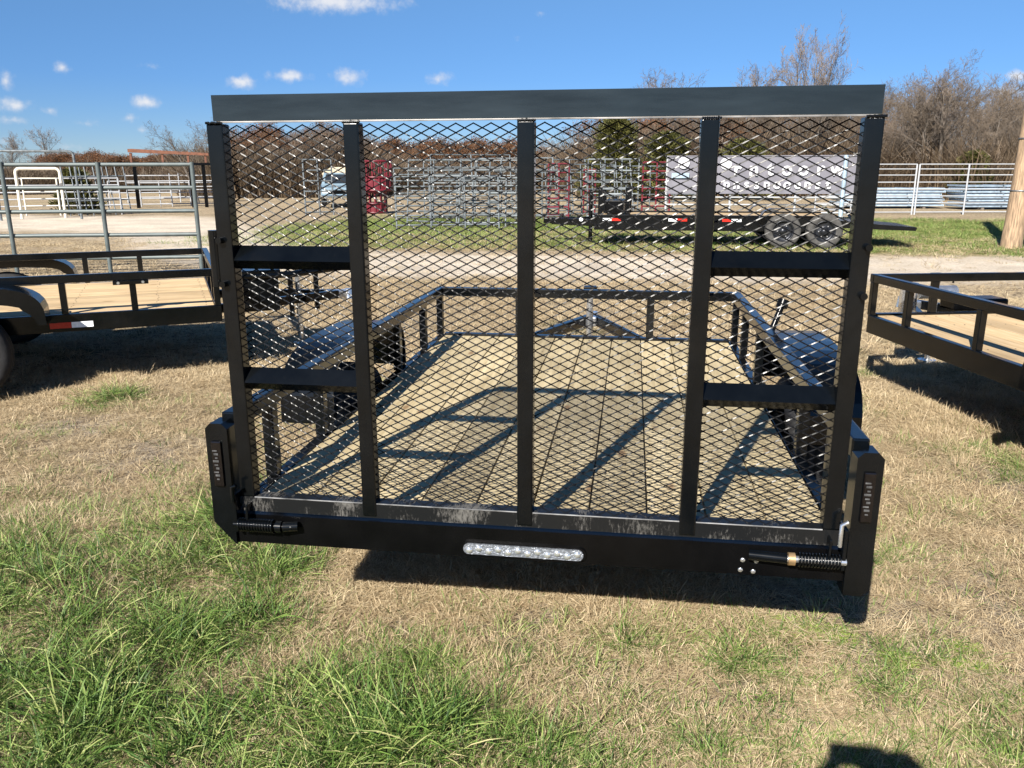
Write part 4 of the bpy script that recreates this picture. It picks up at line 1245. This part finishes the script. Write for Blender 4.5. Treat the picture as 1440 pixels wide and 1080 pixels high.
def banner():
    L_, z0, z1 = 6.7, .92, 2.17
    root = empty('banner_sign', 'long grey banner with white lettering hung on a pipe fence behind the black equipment trailer', 'banner', (1.45, 27.3, 0), .02)
    nx, nz = 60, 8
    m = MB(); vs = []
    for side in (0, 1):
        for j in range(nz + 1):
            for i in range(nx + 1):
                x = L_ * i / nx; z = z0 + (z1 - z0) * j / nz
                sag = .018 * math.sin(x * 2.1 + 1) * (1 - j / nz) + .010 * math.sin(x * 5.3 + z * 3)
                vs.append((x, -.045 + sag + side * .004, z - .012 * abs(math.sin(x * PI / 1.1)) * (j == nz)))
    k = (nx + 1) * (nz + 1)
    fs = [(j * (nx + 1) + i, j * (nx + 1) + i + 1, (j + 1) * (nx + 1) + i + 1, (j + 1) * (nx + 1) + i) for j in range(nz) for i in range(nx)]
    fs += [tuple(q + k for q in f)[::-1] for f in fs]
    m.add(vs, fs, True)
    ba = m.build('banner', 'banner', root)
    MB().box(0, L_, -.07, -.02, z1 - .004, z1 + .035, .008).build('banner_hem', 'banner', ba)
    # two lines of white letters, too far off to read
    for (s, x, z, size) in (('rntoorw', 4.3, 1.55, .64), ('nnssnooenst', 3.9, 1.10, .47)):
        for ch in range(len(s)):
            if s[ch] == ' ': continue
            o = link('letter', text_mesh(s[ch], size, 'letter'), ba, (x + (ch - len(s) / 2) * size * (.86 if size > .5 else .72), -.098, z), (PI / 2, 0, 0))
    m = MB(); m.lathe([(0, -.01), (.17, -.01), (.2, 0)], 20, 'y', (1.98, -.095, 1.93)); m.build('round_emblem', 'letter', ba)
    m = MB(); m.lathe([(0, -.01), (.17, -.01), (.2, 0)], 20, 'y', (.55, -.095, 1.96)); m.build('round_emblem', 'letter', ba)
    m = MB(); m.box(.15, .75, -.1, -.09, 1.45, 1.62, .004); m.build('print_block', 'bluegalv', ba)
    for z in (.28, .55, .8, 1.5, 2.14):
        link('rail', pipe_mesh(L_ + .1, .03, 'white', 6), root, (-.05, .0, z))
    for x in (.0, 2.2, 4.4, 5.9, L_):
        link('post', pipe_mesh(2.2, .042 if x != 5.9 else .075, 'white' if x != 5.9 else 'bluegalv', 8), root, (x, .04 if x != 5.9 else -.2, 0), (0, -PI / 2, 0))


MAT['banner'] = simple('grey_vinyl_banner', (.15, .145, .17), .5, var=.2, scale=2)
MAT['letter'] = simple('white_vinyl_letters', (.50, .50, .53), .45, var=.05, scale=2)
banner()

# ------------------------------------------------------------------ utility pole
root = empty('utility_pole', 'weathered wooden utility pole at the right edge with a pale guy guard', 'pole', (8.72, 17.35, 0))
rr = random.Random(8)
m = MB(); pts, rad = [], []
for k in range(15):
    z = 7.6 * k / 14
    pts.append((.10 * z / 7.6 + rr.uniform(-.006, .006), rr.uniform(-.006, .006), z)); rad.append(.205 - .006 * z + (.02 if k == 0 else 0))
m.tube(pts, rad, 18); m.build('shaft', 'pole', root)
MB().tube([(.33, .05, .0), (.52, .09, 2.2)], .042, 8).build('guy_guard', 'white', root)
MB().tube([(.33, .05, .0), (.10, .0, 7.4)], .008, 5).build('ground_wire', 'zinc', root) if False else None
for z in (1.25, 2.35):
    MB().lathe([(.208 - .006 * z, z - .02), (.212 - .006 * z, z - .02), (.212 - .006 * z, z + .02), (.208 - .006 * z, z + .02)], 18, 'z', (.10 * z / 7.6, 0, 0)).build('pole_band', 'steel', root)

# ------------------------------------------------------------------ trees
def tube_fast(V, F, pts, rad, n):
    """append a thin tapering branch to vertex/face lists"""
    o = len(V); k = len(pts)
    t = pts[-1] - pts[0]
    t = t / (np.linalg.norm(t) + 1e-9)
    a = np.cross(t, [0.31, .17, .93]); a /= np.linalg.norm(a) + 1e-9
    b = np.cross(t, a)
    for p, r in zip(pts, rad):
        for j in range(n):
            q = 2 * PI * j / n
            V.append(p + (a * math.cos(q) + b * math.sin(q)) * r)
    for i in range(k - 1):
        for j in range(n):
            F.append((o + i * n + j, o + i * n + (j + 1) % n, o + (i + 1) * n + (j + 1) % n, o + (i + 1) * n + j))


def bare_tree(seed, H, spread=.45, levels=4, up=.55, trunks=1, dens=1.0, leaf=0):
    R = np.random.default_rng(seed)
    VT, FT, VB, FB_, leaves = [], [], [], [], []

    def grow(p, d, ln, r, lev):
        n = 6 if lev == 0 else (5 if lev == 1 else 4)
        pts = [p]; dirs = [d]
        for i in range(n - 1):
            d = d + R.normal(0, .10 + .05 * lev, 3) + np.array([0, 0, .10 * up * (lev > 0)])
            d = d / np.linalg.norm(d)
            p = p + d * ln / (n - 1)
            pts.append(p); dirs.append(d)
        tip = max(r * (.28 if lev < 2 else .35), .006)
        rad = [r + (tip - r) * i / (n - 1) for i in range(n)]
        if lev <= 1: tube_fast(VT, FT, pts, rad, 7 if lev == 0 else 5)
        else: tube_fast(VB, FB_, pts, rad, 3)
        if lev >= levels:
            if leaf and R.random() < leaf: leaves.append(pts[-1])
            return
        nc = int((13, 8, 6, 5, 4)[lev] * dens * (.8 + .4 * R.random()))
        for c in range(nc):
            t = (.30 if lev == 0 else .2) + (.70 if lev == 0 else .8) * (c + R.random()) / nc
            t = min(t, .999)
            i = int(t * (n - 1)); fr = t * (n - 1) - i
            q = pts[i] + (pts[i + 1] - pts[i]) * fr
            base = dirs[i]
            az = R.uniform(0, 2 * PI)
            perp = np.cross(base, [math.cos(az), math.sin(az), .2]); perp /= np.linalg.norm(perp) + 1e-9
            sp = (spread + .25 * R.random()) * (1.15 if lev > 1 else 1.0)
            nd = base * (1 - sp * .55) + perp * sp + np.array([0, 0, up * .25])
            nd /= np.linalg.norm(nd)
            l2 = ln * (.50 if lev == 0 else .55) * (1.15 - .55 * t if lev == 0 else 1.0 - .35 * t) * R.uniform(.75, 1.2)
            r2 = max(rad[i] * R.uniform(.4, .6), .010)
            grow(q, nd, l2, r2, lev + 1)
    for k in range(trunks):
        q = 2 * PI * k / max(trunks, 1)
        off = np.array([math.cos(q), math.sin(q), 0]) * (.18 if trunks > 1 else 0)
        d0 = np.array([off[0] * 1.2 + R.normal(0, .05), off[1] * 1.2 + R.normal(0, .05), 1.0])
        grow(np.array([0., 0., -.1]) + off, d0 / np.linalg.norm(d0), H * (.86 if trunks == 1 else .78), H * (.017 if trunks == 1 else .011), 0)

    def mk(nm, V, F, mat, bv=False):
        me = bpy.data.meshes.new(nm)
        me.from_pydata([tuple(v) for v in V], [], F)
        me.materials.append(MAT[mat])
        if bv:
            a = me.attributes.new('bv', 'FLOAT', 'POINT'); a.data.foreach_set('value', np.repeat(R.random(len(V) // 4), 4)[:len(V)].astype(np.float32))
        return me
    VL, FL = [], []
    for p in leaves:
        for j in range(4):
            c = p + R.normal(0, .22, 3); a = R.normal(0, 1, 3); a /= np.linalg.norm(a); b = np.cross(a, R.normal(0, 1, 3)); b /= np.linalg.norm(b) + 1e-9
            s = R.uniform(.05, .10); o = len(VL)
            VL += [c - a * s, c + b * s * .6, c + a * s, c - b * s * .6]; FL.append((o, o + 1, o + 2, o + 3))
    # trunk keeps true thickness; twigs never thinner than 6 mm
    zt = max(v[2] for v in VB) if VB else H
    sc = H / zt
    VT = [v * sc for v in VT]; VB = [v * sc for v in VB]; VL = [v * sc for v in VL]
    return mk('trunk', VT, FT, 'bark'), mk('crown', VB, FB_, 'twig'), (mk('leaves', VL, FL, 'russet', True) if VL else None)


TREES = [bare_tree(1, 12, .42, 4, .6), bare_tree(2, 12, .55, 4, .45), bare_tree(3, 12, .36, 4, .85, 4, .88), bare_tree(4, 12, .5, 4, .5, 1, 1.1), bare_tree(6, 9, .6, 4, .4, 2, .9, .55), bare_tree(7, 7, .65, 3, .35, 3, 1.3, .9)]
TREE_H = [12, 12, 12, 12, 9, 7]


def tree(name, label, loc, v, H, rz, group=None, crown=None, wide=1.0):
    root = empty(name, label, 'tree', loc, rz, group)
    s = H / TREE_H[v]
    root.scale = (s * wide, s * wide, s)
    t, c, l = TREES[v]
    link('trunk', t, root)
    co = link('crown', c, root)
    if crown:
        co.material_slots[0].link = 'OBJECT'; co.material_slots[0].material = MAT[crown]
    if l: link('dead_leaves', l, co)
    return root


def tree_px(name, label, u, ytop, dist, v, group=None, crown=None, wide=1.0):
    H = CAM[2] + (242 - ytop) / 1176.0 * dist
    return tree(name, label, spot(u, dist), v, H, (u * 1.7) % 6.28, group, crown, wide)


# the few that stand out
tree_px('bare_tree', 'tallest bare pale tree rising above the gate top bar at right', 1130, 54, 66, 2, None, 'twigp', .82)
tree_px('bare_tree', 'bare pale treetop just above the gate top bar, right of the middle', 940, 99, 80, 0, None, 'twigp', 1.0)
tree_px('bare_tree', 'thin bare treetop above the top bar, left of the tallest tree', 1035, 96, 76, 0, None, 'twigp')
tree_px('bare_tree', 'tall dark-stemmed bare tree just right of the gate top corner', 1271, 100, 60, 1)
tree_px('bare_tree', 'bare tree in the right wood, second tall one from the gate', 1345, 115, 64, 3)
tree_px('bare_tree', 'bare tree with dense twigs left of the ramp gate post', 276, 178, 50, 1, None, None, 1.35)
tree_px('bare_tree', 'small bare grey tree at the far left skyline', 18, 192, 95, 3, None, 'twigp')
tree_px('bare_tree', 'slender bare tree at the far left skyline, right of the grey one', 70, 186, 100, 0, None, 'twigp')
rr = random.Random(77)
for k in range(30):                       # right-hand wood
    u = 1195 + 265 * (k + rr.random()) / 30
    yt = 128 + rr.uniform(-8, 34)
    tree_px('wood_tree', 'bare grey-brown tree in the thick wood behind the right fence', u, yt, rr.uniform(58, 92), rr.choice((0, 1, 2, 3)), 'bare trees of the right wood', rr.choice((None, None, 'twigp')), rr.uniform(.9, 1.3))
for k in range(40):                       # behind the yard, middle to right
    u = 845 + 375 * (k + rr.random()) / 40
    tree_px('wood_tree', 'bare brown tree in the wood behind the grey banner', u, rr.uniform(128, 172), rr.uniform(64, 95), rr.choice((0, 1, 2, 3, 4)), 'bare trees behind the banner', None, rr.uniform(1, 1.4))
for k in range(26):                       # left and middle, with dead leaves
    u = 318 + 190 * (k + rr.random()) / 26
    tree_px('wood_tree', 'brown leafless tree in the dense wood behind the left gate bay', u, rr.uniform(168, 192), rr.uniform(60, 90), rr.choice((1, 3, 4, 4)), 'brown trees behind the left gate bay', None, rr.uniform(1.1, 1.6))
for k in range(24):
    u = 500 + 345 * (k + rr.random()) / 24
    tree_px('wood_tree', 'low russet tree on the far skyline behind the galvanised gates', u, rr.uniform(194, 214), rr.uniform(85, 120), rr.choice((3, 4, 5, 5)), 'russet trees on the middle skyline', None, rr.uniform(1.3, 1.9))
for k in range(20):
    u = 60 + 225 * (k + rr.random()) / 20
    tree_px('wood_tree', 'low russet tree on the far skyline behind the white fence', u, rr.uniform(212, 230), rr.uniform(85, 120), rr.choice((4, 5, 5)), 'russet trees on the left skyline', None, rr.uniform(1.4, 2.0))

# evergreen cedars
def cedar(label, loc, H, W, seed, n=2600):
    R = np.random.default_rng(seed)
    root = empty('cedar_tree', label, 'tree', loc)
    MB().tube([(0, 0, -.1), (0.03, 0, H * .5), (0, .02, H * .93)], [.16, .09, .02], 8).build('trunk', 'bark', root)
    V, F, BV = [], [], []
    for i in range(n):
        t = R.random() ** .8
        z = H * (.06 + .93 * t)
        rmax = W * (1 - t ** 3) ** .6 * (.78 + .3 * math.sin(7 * t + R.random()) + .12 * R.normal())
        q = R.uniform(0, 2 * PI); r = rmax * (.45 + .55 * R.random())
        c = np.array([r * math.cos(q), r * math.sin(q), z + R.normal(0, .06)])
        bvv = R.random()
        for j in range(4):
            o = len(V)
            a = np.array([math.cos(q) + R.normal(0, .5), math.sin(q) + R.normal(0, .5), .5 + R.normal(0, .5)]); a /= np.linalg.norm(a)
            b = np.cross(a, R.normal(0, 1, 3)); b /= np.linalg.norm(b) + 1e-9
            s = R.uniform(.12, .24); cc = c + R.normal(0, .06, 3)
            V += [cc - b * s * .22, cc + b * s * .22, cc + a * s]; BV += [bvv] * 3; F.append((o, o + 1, o + 2))
    me = bpy.data.meshes.new('crown'); me.from_pydata([tuple(v) for v in V], [], F); me.materials.append(MAT['needle'])
    a = me.attributes.new('bv', 'FLOAT', 'POINT'); a.data.foreach_set('value', np.array(BV, np.float32))
    link('crown', me, root)


cedar('yellow-green cedar behind the gates, right of the middle post', spot(866, 48), 4.55, 2.1, 1, 5200)
cedar('dark green cedar further back, left of the fourth gate post', spot(938, 52), 3.9, 2.4, 2, 5200)
cedar('low green cedar at the foot of the wood, behind the grey banner', spot(1045, 52), 3.4, 2.4, 3, 3600)
cedar('small green cedar at the foot of the right wood, left of the utility pole', spot(1367, 56), 2.7, 1.5, 4, 1800)
cedar('dark grey-green bush by the leaning panels at far left', spot(104, 39), 1.7, .9, 5, 1400)


def underbrush():
    R = random.Random(5); rng = np.random.default_rng(9)
    ms = [clump_mesh('brush_%d' % i, 'brush', R, 150, .75, .7, 1.9, (.0, .55), .030, .16, 4) for i in range(4)]
    xs, ys, ss = [], [], []
    for (u0, u1, d0, d1, n, s0, s1) in ((1190, 1640, 56, 90, 620, 1.1, 2.6), (830, 1240, 60, 95, 760, 1.4, 3.2), (280, 520, 58, 90, 420, 1.2, 2.5), (490, 880, 75, 115, 460, 1.1, 2.0), (-260, 300, 75, 115, 620, .8, 1.7)):
        u = rng.uniform(u0, u1, n); d = rng.uniform(d0, d1, n)
        a = YAW + np.arctan((u - 720) / 1176.0)
        xs.append(CAM[0] + d * np.sin(a)); ys.append(CAM[1] + d * np.cos(a)); ss.append(rng.uniform(s0, s1, n))
    x, y, s = map(np.concatenate, (xs, ys, ss)); n = len(x)
    scatter('underbrush', 'brown tangle of leafless underbrush filling the far woods', ms, np.stack([x, y, np.zeros(n)], 1),
            np.stack([np.zeros(n), np.zeros(n), rng.uniform(0, 6.28, n)], 1), np.stack([s * 1.2, s * 1.2, s], 1), rng.integers(0, 4, n), rng.random(n))


underbrush()

# ------------------------------------------------------------------ the photographer, standing behind the camera (only the shadow reaches the picture)
def photographer():
    root = empty('person', 'person in dark clothes taking the photo, only the head shadow shows at bottom right', 'person', (.34, -2.74, 0))
    J = [((0, 0, .98), .15), ((0, .0, 1.15), .15), ((0, .01, 1.36), .17), ((0, .02, 1.52), .065), ((0, .05, 1.60), .075), ((0, .06, 1.70), .105), ((0, .05, 1.79), .085),
         ((.10, 0, .92), .105), ((.13, .02, .50), .075), ((.14, -.02, .10), .05), ((.15, .14, .03), .045),
         ((-.10, 0, .92), .105), ((-.13, .03, .50), .075), ((-.14, .0, .10), .05), ((-.15, .16, .03), .045),
         ((.20, .0, 1.44), .07), ((.30, .10, 1.20), .05), ((.19, .25, 1.50), .036), ((.13, .295, 1.60), .034),
         ((-.20, .0, 1.44), .07), ((-.30, .10, 1.20), .05), ((-.17, .25, 1.50), .036), ((-.11, .295, 1.60), .034)]
    Ed = [(0, 1), (1, 2), (2, 3), (3, 4), (4, 5), (5, 6), (0, 7), (7, 8), (8, 9), (9, 10), (0, 11), (11, 12), (12, 13), (13, 14), (2, 15), (15, 16), (16, 17), (17, 18), (2, 19), (19, 20), (20, 21), (21, 22)]
    for s, wi in ((1, 18), (-1, 22)):            # five fingers closing on the phone edge
        b = Vector(J[wi][0])
        for f in range(5):
            k0 = len(J)
            if f == 0: pts = [b + Vector((-s * .01, -.02, .02)), b + Vector((-s * .03, -.03, .045))]
            else: pts = [b + Vector((-s * .012, .022, .01 + .018 * f)), b + Vector((-s * .042, .026, .012 + .02 * f))]
            for q in pts: J.append((tuple(q), .0095))
            Ed += [(wi, k0), (k0, k0 + 1)]
    me = bpy.data.meshes.new('body')
    me.from_pydata([j[0] for j in J], Ed, [])
    me.materials.append(MAT['cloth'])
    o = link('body', me, root)
    md = o.modifiers.new('skin', 'SKIN')
    sk = me.skin_vertices[0].data if me.skin_vertices else None
    if sk is None:
        bm = bmesh.new(); bm.from_mesh(me); bm.verts.layers.skin.verify(); bm.to_mesh(me); bm.free(); sk = me.skin_vertices[0].data
    for i, j in enumerate(J):
        sk[i].radius = (j[1] * (1.25 if i in (0, 1, 2) else 1.0), j[1]); sk[i].use_root = (i == 0)
    sb = o.modifiers.new('sub', 'SUBSURF'); sb.levels = 1; sb.render_levels = 1
    # cap with a brim
    m = MB()
    m.lathe([(.0, 1.865), (.06, 1.855), (.098, 1.815), (.108, 1.765), (.108, 1.74)], 20, 'z', (0, .055, 0))
    m.add([(-.085, .13, 1.752), (-.06, .235, 1.742), (.06, .235, 1.742), (.085, .13, 1.752), (-.085, .13, 1.745), (-.06, .235, 1.735), (.06, .235, 1.735), (.085, .13, 1.745)], [(0, 1, 2, 3), (7, 6, 5, 4), (0, 4, 5, 1), (1, 5, 6, 2), (2, 6, 7, 3)])
    m.build('cap', 'cloth', root)
    ph = MB().box(-.078, .078, -.005, .004, -.039, .039, .003).build('phone', 'phone')
    ph.location = (.30, -2.42, 1.668); tag(ph, 'dark phone held up in both hands by the person behind the camera', 'phone')


photographer()
